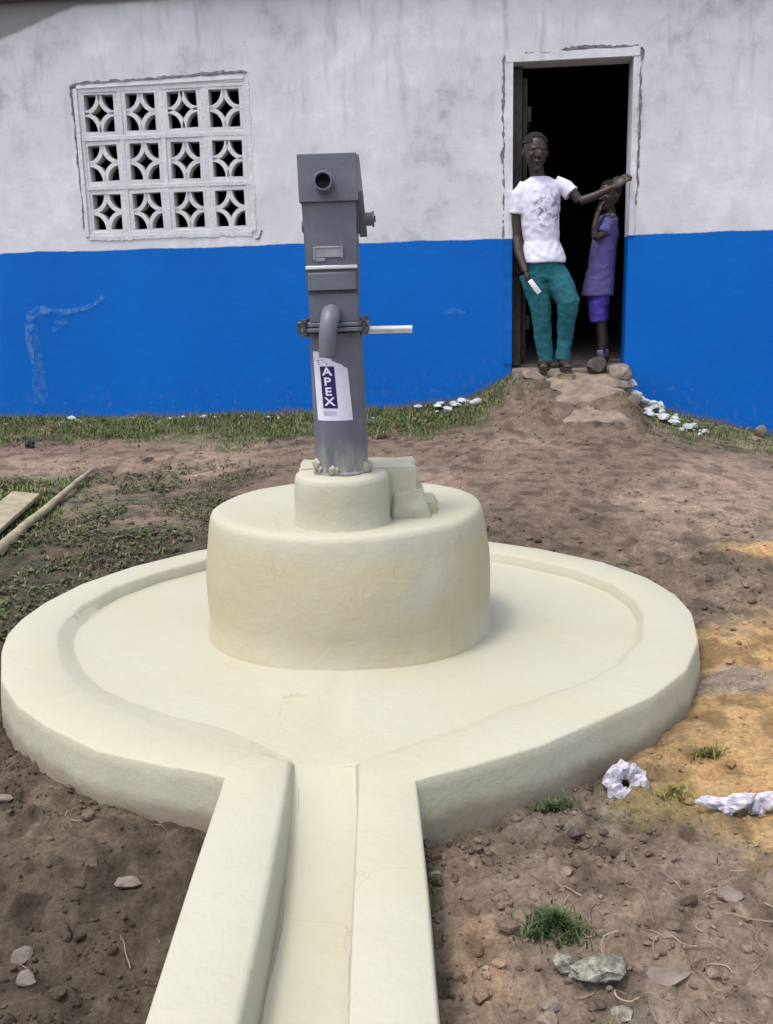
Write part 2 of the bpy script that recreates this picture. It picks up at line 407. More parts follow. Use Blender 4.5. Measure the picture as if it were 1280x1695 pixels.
def axis(a, b, step, lo, hi):
    v = list(np.arange(a, b, step)); s = step; x = v[-1]
    while x < hi: s *= 1.35; x += s; v.append(x)
    s = step; x = a; pre = []
    while x > lo: s *= 1.35; x -= s; pre.append(x)
    return np.array(pre[::-1] + v)
gx = axis(-2.7, 2.9, 0.0135, -110, 110)
gy = np.concatenate([axis(0.95, 3.6, 0.0115, -60, 3.6)[:-1], axis(3.6, 7.3, 0.019, 3.6, 140)])
gy = np.unique(np.round(gy, 5))
GX, GY = np.meshgrid(gx, gy)
GZ = ground_z(GX, GY)
nx, ny = len(gx), len(gy)
idx = np.arange(nx * ny).reshape(ny, nx)
GF = np.stack([idx[:-1, :-1], idx[:-1, 1:], idx[1:, 1:], idx[1:, :-1]], -1).reshape(-1, 4)
gcol = ground_col(GX.ravel(), GY.ravel())
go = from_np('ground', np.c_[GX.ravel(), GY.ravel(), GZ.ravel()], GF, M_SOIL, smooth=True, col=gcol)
tag(go, kind='structure')

# ------------------------------------------------------------------ building
B = empty('rendered_building', (WP[0], WP[1], 0), -YAW)
tag(B, 'long rendered building painted white above and bright blue below with an open doorway', 'building')
TH = 0.20
DU0, DU1, DZ0, DZ1 = -0.300, 0.474, 0.55, 2.62
WU0, WU1, WZ0, WZ1 = -3.285, -2.105, 1.605, 2.585
def wall_mesh():
    us = sorted(set([-7.5, -4.6, DU0, DU1, WU0, WU1, 5.5] + list(np.round(np.arange(-4.4, 2.6, 0.1), 3))))
    zs = sorted(set([-0.3, DZ0, WZ0, WZ1, DZ1, 3.30] + list(np.round(np.arange(0.0, 3.3, 0.1), 3))))
    def solid(i, j):
        u = (us[i] + us[i + 1]) / 2; z = (zs[j] + zs[j + 1]) / 2
        if DU0 < u < DU1 and DZ0 < z < DZ1: return False
        if WU0 < u < WU1 and WZ0 < z < WZ1: return False
        return True
    bm = bmesh.new(); V = {}
    def v(i, j, b):
        k = (i, j, b)
        if k not in V:
            y = TH if b else 0.006 * (mn.noise(Vector((us[i] * 1.7, 0, zs[j] * 1.7))))
            V[k] = bm.verts.new((us[i], y, zs[j]))
        return V[k]
    for i in range(len(us) - 1):
        for j in range(len(zs) - 1):
            if not solid(i, j): continue
            bm.faces.new((v(i, j, 0), v(i + 1, j, 0), v(i + 1, j + 1, 0), v(i, j + 1, 0)))
            bm.faces.new((v(i, j, 1), v(i, j + 1, 1), v(i + 1, j + 1, 1), v(i + 1, j, 1)))
            for di, dj, a, b in ((-1, 0, (i, j), (i, j + 1)), (1, 0, (i + 1, j), (i + 1, j + 1)), (0, -1, (i, j), (i + 1, j)), (0, 1, (i, j + 1), (i + 1, j + 1))):
                ii, jj = i + di, j + dj
                if ii < 0 or jj < 0 or ii >= len(us) - 1 or jj >= len(zs) - 1 or not solid(ii, jj):
                    bm.faces.new((v(*a, 0), v(*b, 0), v(*b, 1), v(*a, 1)))
    return bm
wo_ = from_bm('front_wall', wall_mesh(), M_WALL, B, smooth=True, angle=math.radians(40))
me = wo_.data; at = me.attributes.new('foot', 'FLOAT', 'POINT')
fv = []
for v in me.vertices:
    x, y = wxy(v.co.x, -0.05); fv.append(v.co.z - float(base_ground(np.array([x]), np.array([y]))[0]))
at.data.foreach_set('value', fv)

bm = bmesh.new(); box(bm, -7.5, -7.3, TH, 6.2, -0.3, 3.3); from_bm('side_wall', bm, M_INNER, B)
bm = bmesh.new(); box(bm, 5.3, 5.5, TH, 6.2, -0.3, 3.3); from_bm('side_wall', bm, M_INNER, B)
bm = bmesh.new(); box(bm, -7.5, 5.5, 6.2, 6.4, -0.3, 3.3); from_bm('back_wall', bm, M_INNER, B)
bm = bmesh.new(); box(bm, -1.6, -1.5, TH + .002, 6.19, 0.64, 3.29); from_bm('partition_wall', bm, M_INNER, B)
bm = bmesh.new(); box(bm, -7.29, 5.29, TH + .001, 6.19, 0.30, 0.640); from_bm('floor', bm, M_FLOOR, B)
bm = bmesh.new(); box(bm, DU0 + .002, DU1 - .002, -0.12, TH, 0.45, 0.628, 0.012); from_bm('threshold', bm, M_STEP, B, True, math.radians(40))
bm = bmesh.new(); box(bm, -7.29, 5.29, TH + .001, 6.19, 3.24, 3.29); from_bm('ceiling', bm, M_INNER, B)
# roof: corrugated sheets with an overhang, rafters and fascia
R0 = empty('roof', (0, 0, 0), 0, B)
def roof_sheet(u0, n=11, pitch=0.076):
    bm = bmesh.new(); rows = []
    cols = n * 6 + 1
    for yy in (-0.13, 1.4, 3.2):
        row = []
        for k in range(cols):
            uu = k * pitch / 6
            row.append(bm.verts.new((uu, yy, 0.010 * math.cos(2 * math.pi * k / 6) + 3.345 + (yy + .34) * 0.27)))
        rows.append(row)
    for a, b in zip(rows, rows[1:]):
        for k in range(cols - 1): bm.faces.new((a[k], a[k + 1], b[k + 1], b[k]))
    return bm
sh = None
for i in range(16):
    u0 = -7.75 + i * 0.83
    if sh is None:
        sh = from_bm('roof_sheet', roof_sheet(0), M_ROOF, R0, True); sh.location.x = u0
    else:
        s2 = sh.copy(); link(s2, R0); s2.location.x = u0; s2.location.z = 0.003 * (i % 2)
bm = bmesh.new()
for a, b in (((-7.7, 3.2, 4.33), (-7.7, 6.8, 3.35)),):
    vs = [bm.verts.new(p) for p in ((-7.75, 3.2, 4.325), (5.6, 3.2, 4.325), (5.6, 6.8, 3.34), (-7.75, 6.8, 3.34))]
    bm.faces.new(vs)
from_bm('rear_slope', bm, M_ROOF, R0)
for i in range(13):
    bm = bmesh.new(); box(bm, -7.3 + i * 1.05, -7.24 + i * 1.05, -0.08, TH, 3.245, 3.325); from_bm('rafter', bm, M_WOOD, R0)
bm = bmesh.new(); box(bm, -7.6, 5.6, -0.105, -0.086, 3.225, 3.33, 0.004, 1); from_bm('fascia', bm, M_WOOD, R0)
bm = bmesh.new(); box(bm, -7.6, 5.6, -0.084, -0.013, 3.155, 3.17); from_bm('soffit', bm, M_CEMENT, R0)

# ragged plaster surround strips + bare cement ridge
def ragged_strip(bm, pts, width, side, proud, seed, jag=0.3, y_back=0.02, step=0.02, dz=0.0):
    """pts: polyline in (u,z); the strip lies to 'side' of it; outer edge jagged"""
    rnd = random.Random(seed); P = []
    for (a, b) in zip(pts, pts[1:]):
        a = Vector(a); b = Vector(b); n = max(2, int((b - a).length / step))
        for k in range(n): P.append((a.lerp(b, k / n), (b - a).normalized()))
    P.append((Vector(pts[-1]), (Vector(pts[-1]) - Vector(pts[-2])).normalized()))
    prev = None
    for k, (p, t) in enumerate(P):
        nrm = Vector((-t.y, t.x)) * side
        wv = width * (1 + jag * (mn.noise(Vector((k * 0.22, seed * 3.1, 0))) * 1.2 + mn.noise(Vector((k * 0.9, seed * 1.1, 4))) * .8 + rnd.uniform(-.3, .3)))
        wv = max(wv, width * 0.03)
        q = p + nrm * wv; pr = proud * (0.85 + 0.3 * mn.noise(Vector((k * .3, seed, 2))))
        row = [bm.verts.new((p.x, y_back, p.y)), bm.verts.new((p.x, -pr, p.y)), bm.verts.new((q.x, -pr * 0.8, q.y)), bm.verts.new((q.x, y_back, q.y))]
        if prev:
            for a in range(3): bm.faces.new((prev[a], prev[a + 1], row[a + 1], row[a]))
        prev = row
# door surround: left, top, right
bm = bmesh.new()
ragged_strip(bm, [(DU0, 0.66), (DU0, DZ1)], 0.055, 1, 0.010, 3, 0.12)
ragged_strip(bm, [(DU0 - .05, DZ1), (DU1 + .04, DZ1 + .004)], 0.052, 1, 0.012, 4, 0.14)
ragged_strip(bm, [(DU1, DZ1), (DU1, 1.50)], 0.040, 1, 0.011, 5, 0.22)
bm.verts.ensure_lookup_table()
from_bm('door_surround', bm, M_WALL2, B)
bm = bmesh.new()
ragged_strip(bm, [(DU0 - .052, 1.52), (DU0 - .056, DZ1 + 0.03)], 0.014, 1, 0.006, 6, 1.3)
ragged_strip(bm, [(DU0 - .062, DZ1 + .030), (-0.02, DZ1 + .046), (0.10, DZ1 + .062), (DU1 + .03, DZ1 + .060)], 0.015, 1, 0.008, 7, 1.1)
ragged_strip(bm, [(DU1 + .043, DZ1 + .055), (DU1 + .045, 2.25), (DU1 + .040, 1.70)], 0.010, 1, 0.006, 8, 1.4)
from_bm('broken_plaster_edge', bm, M_CEMENT, B)

# wooden door frame post and open door leaf inside
D = empty('door', (DU0 + .02, TH - .03, 0.635), 0, B)
bm = bmesh.new(); box(bm, -.018, .045, -.05, .02, 0.0, 1.975, .004, 1); from_bm('door_post', bm, M_WOOD, D)
for k in range(4):
    bm = bmesh.new(); box(bm, 0.05, 0.082, 0.04 + k * .19, 0.225 + k * .19, 0.02, 1.93, .004, 1); from_bm('door_board', bm, M_WOOD, D)
for zz in (.25, 1.65):
    bm = bmesh.new(); box(bm, 0.084, 0.110, 0.06, 0.78, zz, zz + .1, .003, 1); from_bm('door_ledge', bm, M_WOOD, D)

# window of pierced blocks
Wn = empty('pierced_window', (WU0, 0.0, WZ0), 0, B)
PU, PZ, HU, HZ = 0.295, 0.3266, 0.214, 0.246
def block_mesh():
    bm = bmesh.new(); y0, y1 = 0.0, 0.09; t = 0.0015
    a, b = PU / 2 - t, PZ / 2 - t; hu, hz = HU / 2, HZ / 2
    def ringface(o, i, y):
        vo = [bm.verts.new((p[0], y, p[1])) for p in o]; vi = [bm.verts.new((p[0], y, p[1])) for p in i]; return vo, vi
    o = [(-a, -b), (a, -b), (a, b), (-a, b)]; i = [(-hu, -hz), (hu, -hz), (hu, hz), (-hu, hz)]
    fo, fi = ringface(o, i, y0); bo, bi = ringface(o, i, y1)
    for k in range(4):
        q = (k + 1) % 4
        bm.faces.new((fo[k], fo[q], fi[q], fi[k])); bm.faces.new((bo[q], bo[k], bi[k], bi[q]))
        bm.faces.new((fo[q], fo[k], bo[k], bo[q])); bm.faces.new((fi[k], fi[q], bi[q], bi[k]))
    # four quarter-arc bars about the corners
    N = 9; th = 0.0145
    for sx in (-1, 1):
        for sz in (-1, 1):
            prev = None
            for k in range(N + 1):
                an = k / N * math.pi / 2
                row = []
                for off, yy in ((-th, y0 + .004), (th, y0 + .004), (th, y1 - .004), (-th, y1 - .004)):
                    ru = hu * 0.96 + off; rz = hz * 0.96 + off
                    x = sx * hu - sx * ru * math.cos(an); z = sz * hz - sz * rz * math.sin(an)
                    row.append(bm.verts.new((max(-hu, min(hu, x)), yy, max(-hz, min(hz, z)))))
                if prev:
                    for m in range(4): bm.faces.new((prev[m], prev[(m + 1) % 4], row[(m + 1) % 4], row[m]))
                prev = row
    return bm
blk = None
for r in range(3):
    for c in range(4):
        if blk is None: blk = from_bm('breeze_block', block_mesh(), M_BLOCK, Wn); o = blk
        else: o = blk.copy(); link(o, Wn)
        o.location = (PU * (c + .5), 0.004 + 0.003 * random.random(), PZ * (r + .5))
        o.rotation_euler = (random.uniform(-.02, .02), random.uniform(-.03, .03), random.uniform(-.02, .02))
        o.scale = (random.uniform(.965, .99), 1, random.uniform(.965, .99))
        o.location.x += random.uniform(-.003, .003); o.location.z += random.uniform(-.003, .003)
bm = bmesh.new()
box(bm, -.002, PU * 4 + .002, 0.03, 0.075, -.002, PZ * 3 + .002)
bm.free()
# mortar smeared over the joints
for c in range(5):
    bm = bmesh.new(); u = min(max(PU * c, .012), PU * 4 - .012)
    box(bm, u - .014, u + .014, 0.0025, 0.03, 0.0, PZ * 3, .002, 1); from_bm('mortar_joint', bm, M_BLOCK, Wn)
for r in range(4):
    bm = bmesh.new(); z = min(max(PZ * r, .012), PZ * 3 - .012)
    box(bm, 0.0, PU * 4, 0.0012, 0.029, z - .015, z + .015, .002, 1); from_bm('mortar_joint', bm, M_BLOCK, Wn)
bm = bmesh.new(); m_ = .018
L, Rr, Bt, Tp = 0, PU * 4, 0, PZ * 3
ragged_strip(bm, [(L, Tp), (Rr, Tp + .015)], 0.030, 1, 0.008, 13, .15)
ragged_strip(bm, [(L, Bt), (L, Tp)], 0.026, 1, 0.008, 14, .2)
ragged_strip(bm, [(Rr, Tp), (Rr, Bt)], 0.032, 1, 0.007, 15, .25)
ragged_strip(bm, [(Rr, Bt), (L, Bt)], 0.028, 1, 0.006, 16, .3)
from_bm('window_surround', bm, M_BLOCK, Wn)
bm = bmesh.new()
ragged_strip(bm, [(L - .045, Tp + .005), (L + .01, Tp + .026), (Rr * .5, Tp + .036), (Rr - .02, Tp + .052), (Rr + .02, Tp + .046)], 0.016, 1, 0.010, 17, .7)
ragged_strip(bm, [(L - .026, Bt + .05), (L - .036, Tp - .1), (L - .042, Tp + .010)], 0.009, 1, 0.006, 18, 1.3)
from_bm('broken_plaster_edge', bm, M_CEMENT, Wn); bm = bmesh.new()
ragged_strip(bm, [(Rr + .065, Bt + .01), (Rr + .05, Bt - .04), (Rr + .02, Bt - .05)], 0.008, 1, 0.005, 20, 1.0)
from_bm('broken_plaster_edge', bm, M_CEMENT, Wn)

# pale scuff on the blue paint, left
t = NT('pale_scuff'); t.color((0.08, 0.24, 0.55))
tr = t.n.new('ShaderNodeBsdfTransparent'); mx = t.n.new('ShaderNodeMixShader')
t.l(t.mapr(t.noise(26, 6, 0.7), 0.36, 0.60, 0.0, 0.62), mx.inputs[0]); t.l(tr.outputs[0], mx.inputs[1]); t.l(t.p.outputs[0], mx.inputs[2]); t.l(mx.outputs[0], t.out.inputs[0])
t.set(0.7)
bm = bmesh.new()
def ribbon(bm, pts, ws, y=-0.0085):
    prev = None
    for k, (p, w_) in enumerate(zip(pts, ws)):
        a = Vector(pts[max(k - 1, 0)]); b = Vector(pts[min(k + 1, len(pts) - 1)]); tt = (b - a).normalized(); nn = Vector((-tt.y, tt.x))
        q0 = Vector(p) + nn * w_ / 2; q1 = Vector(p) - nn * w_ / 2
        row = [bm.verts.new((q0.x, y, q0.y)), bm.verts.new((q1.x, y, q1.y))]
        if prev: bm.faces.new((prev[0], prev[1], row[1], row[0]))
        prev = row
S0 = [(-3.80, .72), (-3.81, .88), (-3.80, 1.00), (-3.775, 1.07), (-3.70, 1.105), (-3.60, 1.09), (-3.50, 1.085), (-3.40, 1.10), (-3.33, 1.12), (-3.26, 1.15), (-3.215, 1.19)]
ribbon(bm, S0, [.03, .05, .06, .065, .06, .045, .035, .03, .035, .02, .035])
from_bm('paint_scuff', bm, t.m, B); t2 = t.m.copy(); t2.name = 'faint_scuff'
for n_ in t2.node_tree.nodes:
    if n_.type == 'MAP_RANGE': n_.inputs[4].default_value = .28
bm = bmesh.new(); ribbon(bm, [(-3.77, .42), (-3.765, .60), (-3.76, .80), (-3.765, 1.0)], [.12, .11, .09, .05], -.0075); from_bm('paint_scuff', bm, t2, B)
bm = bmesh.new(); ribbon(bm, [(-.78, 1.02), (-.70, 1.03), (-.62, 1.015)], [.02, .045, .02], -.0075); from_bm('paint_scuff', bm, t2, B)
bm = bmesh.new(); ribbon(bm, [(-3.62, .95), (-3.58, 1.0), (-3.50, 1.02)], [.03, .06, .03], -.0075)
from_bm('paint_scuff', bm, t2, B)

# ------------------------------------------------------------------ doorstep slab, things around the door
def rock(name, loc, size, seed, mat, label=None, cat=None, group=None, sub=2, rz=0.0, flat=0.35, parent=None, jag=0.28):
    bm = bmesh.new(); bmesh.ops.create_icosphere(bm, subdivisions=sub, radius=1.0)
    rnd = random.Random(seed)
    planes = [(Vector((rnd.gauss(0, 1), rnd.gauss(0, 1), rnd.gauss(0, 1))).normalized(), rnd.uniform(.55, .9)) for _ in range(9)]
    for v in bm.verts:
        p = v.co.copy()
        p *= 1 + .22 * (1 - abs(mn.noise(p * 2.3 + Vector((0, 0, seed * 5.1)))) * 2) * .5
        p *= 1 + jag * mn.noise(p * 1.3 + Vector((seed * 7.7, 0, 0)))
        for n_, d_ in planes:
            e = p.dot(n_) - d_
            if e > 0: p -= n_ * e * 0.85
        p *= 1 + 0.08 * mn.noise(p * 5 + Vector((0, seed * 3.3, 0)))
        v.co = Vector((p.x * size[0], p.y * size[1], p.z * size[2]))
    mnz = min(v.co.z for v in bm.verts)
    for v in bm.verts: v.co.z -= mnz + size[2] * flat
    o = from_bm(name, bm, mat, parent, True, math.radians(28)); o.location = loc; o.rotation_euler = (0, 0, rz)
    if label: tag(o, label, cat, group)
    return o
M_STONE = simple('brown_stone', (0.17, 0.14, 0.12), 0.9, 0, 0.3, 18, 0.004, 80)
M_STONED = simple('dark_stone', (0.075, 0.06, 0.055), 0.9, 0, 0.3, 18, 0.004, 80)
M_STONEG = simple('pale_grey_stone', (0.20, 0.19, 0.155), 0.95, 0, 0.6, 55, 0.008, 120)
M_STONEP = simple('tan_stone', (0.18, 0.145, 0.12), 0.9, 0, 0.3, 18, 0.004, 80)

def step_mesh():
    bm = bmesh.new()
    pts = [(-0.11, -0.14), (0.42, -0.13), (0.44, -0.45), (0.405, -0.80), (0.2, -0.86), (-0.02, -0.83), (-0.09, -0.5)]
    P = []
    for k in range(len(pts)):
        a = Vector(pts[k]); b = Vector(pts[(k + 1) % len(pts)])
        for q in range(9):
            p = a.lerp(b, q / 9); P.append(p + Vector((random.uniform(-.02, .02), random.uniform(-.02, .02))))
    c = Vector((0.17, -0.48)); rings = []
    for s, dz in ((1.0, -0.16), (1.0, -0.006), (0.975, 0.0), (0.7, .004), (0.4, .004)):
        ring = []
        for p in P:
            q = c.lerp(p, s); zt = 0.600 - 0.235 * sst(-0.15, -0.86, q.y) - 0.05 * sst(0.02, -0.11, q.x)
            ring.append(bm.verts.new((q.x, q.y, float(zt) + dz + .022 * mn.noise(Vector((q.x * 8, q.y * 8, 0))))))
        rings.append(ring)
    n = len(P)
    for a, b in zip(rings, rings[1:]):
        for k in range(n): bm.faces.new((a[k], a[(k + 1) % n], b[(k + 1) % n], b[k]))
    bm.faces.new(rings[-1])
    return bm
st = from_bm('doorstep', step_mesh(), M_STEP, None, True, math.radians(45)); st.location = (WP[0], WP[1], 0); st.rotation_euler = (0, 0, -YAW)
tag(st, 'worn packed cement ramp sloping down from the open doorway', 'doorstep')

def at_wall(u, d, dz=0.0):
    x, y = wxy(u, d); return (x, y, gz(x, y) + dz)
x, y, z = at_wall(.27, -.16); rock('stone', (x, y, .61), (.070, .07, .062), 3, M_STONED, 'dark brown rounded stone at the right end of the door threshold', 'stone')
x, y, z = at_wall(.42, -.22); rock('stone', (x, y, .56), (.10, .10, .075), 5, M_STONEP, 'tan broken stone against the blue wall right of the threshold', 'stone')
x, y, z = at_wall(.40, -.36); rock('stone', (x, y, .50), (.075, .08, .06), 8, M_STONE, 'brown stone lower on the right edge of the doorstep', 'stone')
x, y, z = at_wall(.46, -.50); rock('stone', (x, y, .42), (.06, .06, .05), 9, M_STONE, 'small brown stone lowest on the right edge of the doorstep', 'stone')
x, y, z = at_wall(-.17, -.22); rock('stone', (x, y, .555), (.09, .07, .05), 12, M_STONEP, 'flat tan stone left below the threshold', 'stone')
x, y, z = at_wall(-.02, -.20); rock('stone', (x, y, .58), (.05, .04, .035), 14, M_STONE, 'small brown stone in front of the feet of the standing youth', 'stone')

# ------------------------------------------------------------------ concrete apron with drain channel
A = empty('pump_apron', (0, 0, 0))
tag(A, 'round cream painted concrete apron with raised rim and drain channel around the hand pump', 'pump base')
def catmull(P, n, closed=False):
    P = [Vector(p) for p in P]; out = []
    m = len(P)
    for i in range(m - 1):
        p0 = P[max(i - 1, 0)]; p1 = P[i]; p2 = P[i + 1]; p3 = P[min(i + 2, m - 1)]
        for k in range(n):
            t_ = k / n
            out.append(0.5 * ((2 * p1) + (-p0 + p2) * t_ + (2 * p0 - 5 * p1 + 4 * p2 - p3) * t_ ** 2 + (-p0 + 3 * p1 - 3 * p2 + p3) * t_ ** 3))
    out.append(P[-1]); return out
# inner edge of the rim: from channel left corner round to channel right corner
def inner_pt(p):
    v = Vector((p[0] - CX, p[1] - CY)); r = v.length; a = math.atan2(v.y, v.x)
    # rim width: wide left/front, narrower behind
    wdt = 0.155 + 0.03 * max(0, -math.sin(a)) - 0.02 * max(0, math.sin(a))
    q = v.normalized() * (r - wdt); return (q.x + CX, q.y + CY)
outer_arc = catmull([(p[0], p[1]) for p in OUTL], 7)
for _i in range(len(OUTL) - 1):                       # the form boards left flat facets between corners
    for _k in range(7):
        outer_arc[_i * 7 + _k] = outer_arc[_i * 7 + _k].lerp(Vector(OUTL[_i]).lerp(Vector(OUTL[_i + 1]), _k / 7), 0.8)
inner_arc = [Vector(inner_pt(p)) for p in outer_arc]
# replace the ends so the inner loop meets the channel mouth
GL, GR = -0.236, -0.078
n_arc = len(outer_arc)
def blend_end(arc, tgt, first):
    N = 16
    for k in range(N):
        i = k if first else len(arc) - 1 - k
        f = 1 - sst(0, N, k); arc[i] = arc[i].lerp(Vector(tgt) + (arc[i] - (arc[0] if first else arc[-1])) * 1.0, 1.0) if False else arc[i] + (Vector(tgt) - (e0 if first else e1)) * float(f)
e0 = inner_arc[0].copy(); e1 = inner_arc[-1].copy()
blend_end(inner_arc, (GL, 2.055), True); blend_end(inner_arc, (GR, 2.045), False)
YE = 0.15                                            # channel runs on towards the viewer, past the frame
ch_y = [YE + (1.93 - YE) * k / 22 for k in range(23)]
outer = [Vector((-0.376 + 0.004 * math.sin(y * 3), y)) for y in ch_y] + outer_arc + [Vector((0.075 - 0.0 + (0.05 - 0.075) * (y - YE) / (1.93 - YE) + 0.003 * math.sin(y * 4 + 1), y)) for y in ch_y[::-1]]
inner = [Vector((-0.246 + 0.010 * (y - YE) / (1.93 - YE) + 0.003 * math.sin(y * 5), y)) for y in ch_y] + inner_arc + [Vector((-0.066 - 0.012 * (y - YE) / (1.93 - YE) + .002 * math.sin(y * 4), y)) for y in ch_y[::-1]]
nc = len(ch_y); NT_ = len(outer)
ZT = 0.120
def floor_z(x, y):
    """painted floor of the basin, shallow step at the back left, shallow ramp at the front"""
    a = math.atan2(y - CY, x - CX)
    back = max(0.5 + 0.5 * math.cos(a - math.radians(125)), .85 * (0.5 + 0.5 * math.cos(a - math.radians(35))))
    return 0.113 - 0.042 * back
def chz(y): return float(np.interp(y, [.15, 1.5, 1.7, 1.85, 1.97, 2.06, 2.2], [.006, .013, .018, .030, .058, .1035, .112]))
def inner_bot_z(i):
    p = inner[i]
    if i < nc or i >= NT_ - nc: return chz(p.y)
    z = floor_z(p.x, p.y)
    j = min(i - nc, NT_ - nc - 1 - i)
    if j < 3: z = z + (chz(2.055) - z) * (1 - j / 3) ** 1.0
    return z
def slope_w(i):
    p = inner[i]
    if i < nc: return 0.016
    if i >= NT_ - nc: return 0.006
    a = math.atan2(p.y - CY, p.x - CX)
    b = max(0.5 + 0.5 * math.cos(a - math.radians(118)), .93 * (0.5 + 0.5 * math.cos(a - math.radians(25)))); w_ = 0.008 + 0.075 * (1 - b) ** 0.8
    j = min(i - nc, NT_ - nc - 1 - i)
    return 0.012 + (w_ - 0.012) * min(1, j / 10)
bm = bmesh.new(); rows = []
inner_floor = []
for i in range(NT_):
    o, q = outer[i], inner[i]
    nrm = (q - o).normalized()
    # miter at the slab/channel corners
    zt = ZT + 0.0035 * (mn.noise(Vector((o.x * 3, o.y * 3, 1.0)))) + (-.004 if i < nc or i >= NT_ - nc else 0)
    zb = -0.09
    sw = slope_w(i); fz = inner_bot_z(i)
    q_in = q + nrm * sw
    inner_floor.append((q_in, fz))
    jit = 0.0035 * mn.noise(Vector((o.x * 8, o.y * 8, 5.0)))
    prof = [(o - nrm * (0.012 + jit), zb), (o - nrm * (0.010 + jit), 0.02), (o - nrm * (0.004 + jit * .6), ZT - 0.03), (o - nrm * 0.001, zt - 0.006), (o + nrm * 0.0015, zt - 0.0018), (o + nrm * 0.006, zt),
            (o.lerp(q, 0.5), zt + .001), (q - nrm * 0.010, zt), (q - nrm * 0.002, zt - 0.0025), (q + nrm * min(.004, sw * .3), zt - 0.010 if sw < .03 else zt - .004),
            (q_in - nrm * min(.003, sw * .2), fz + min(.004, (zt - fz) * .3)), (q_in + nrm * 0.01, fz - .0005), (q_in + nrm * 0.01, fz - .05)]
    rows.append([bm.verts.new((p.x, p.y, z)) for p, z in prof])
for a, b in zip(rows, rows[1:]):
    for k in range(len(a) - 1): bm.faces.new((a[k], a[k + 1], b[k + 1], b[k]))
for rr in (rows[0], rows[-1]): bm.faces.new(rr)
from_bm('rim', bm, M_CREAM, A, True, math.radians(38))
# basin floor: rings from the inner loop to the drum
bm = bmesh.new(); loop = inner_floor[nc:NT_ - nc]
NR = 26; g = []
for k in range(NR + 1):
    s = k / NR; row = []
    for (q, z) in loop:
        c = Vector((CX, CY)); d_ = q - c; rr = d_.length
        r2 = rr + (0.40 - rr) * s; p = c + d_ / rr * r2
        fz = floor_z(p.x, p.y); zz = fz + (z - fz) * (1 - sst(0, 0.10, s)) + 0.0022 * mn.noise(Vector((p.x * 4, p.y * 4, 0)))
        zz += 0.003 * float(sst(.3, 1, s))
        row.append(bm.verts.new((p.x, p.y, float(zz) )))
    g.append(row)
for a, b in zip(g, g[1:]):
    for k in range(len(a) - 1): bm.faces.new((a[k], a[k + 1], b[k + 1], b[k]))
# close the mouth sector (ends of the loop to each other)
M2 = 10
L0 = [r[0] for r in g]; L1 = [r[-1] for r in g]
mid = []
for k in range(M2 + 1):
    f = k / M2
    if k == 0: mid.append(L1); continue
    if k == M2: mid.append(L0); continue
    mid.append([bm.verts.new(L1[i].co.lerp(L0[i].co, f) + Vector((0, 0, -0.003 * math.sin(math.pi * f)))) for i in range(NR + 1)])
for a, b in zip(mid, mid[1:]):
    for i in range(NR): bm.faces.new((a[i], a[i + 1], b[i + 1], b[i]))
from_bm('basin_floor', bm, M_CREAM, A, True)
# channel floor
bm = bmesh.new(); prev = None
ys = [YE + (2.062 - YE) * k / 40 for k in range(41)]
for y in ys:
    fz = chz(y) - .0008
    row = []
    for k in range(9):
        s = k / 8; x = -0.247 + 0.185 * s
        row.append(bm.verts.new((x, y, fz + 0.006 * (2 * s - 1) ** 2 + 0.002 * mn.noise(Vector((x * 14, y * 6, 2))))))
    if prev:
        for k in range(8): bm.faces.new((prev[k], prev[k + 1], row[k + 1], row[k]))
    prev = row
from_bm('channel_floor', bm, M_CREAM3, A, True)
# drum
bm = bmesh.new()
def wob(r, z, a):
    w_ = 0.006 * mn.noise(Vector((math.cos(a) * 1.6, math.sin(a) * 1.6, z * 5))) + 0.0025 * mn.noise(Vector((math.cos(a) * 9, math.sin(a) * 9, z * 16)))
    return r + w_ * (1 if r > .2 else 0), z + (0.004 * mn.noise(Vector((math.cos(a) * 2, math.sin(a) * 2, 3.3))) if z > .45 else 0)
prof = [(0.472, 0.04), (0.470, 0.115), (0.462, 0.135), (0.466, 0.20), (0.468, 0.27), (0.464, 0.34), (0.455, 0.40), (0.446, 0.45), (0.440, 0.478), (0.435, 0.490), (0.424, 0.498), (0.40, 0.500),
        (0.36, 0.498), (0.30, 0.494), (0.22, 0.490), (0.10, 0.489), (0.001, 0.489)]
lathe(bm, prof, CX, CY, 128, wob)
from_bm('drum', bm, M_CREAM2, A, True, math.radians(50))
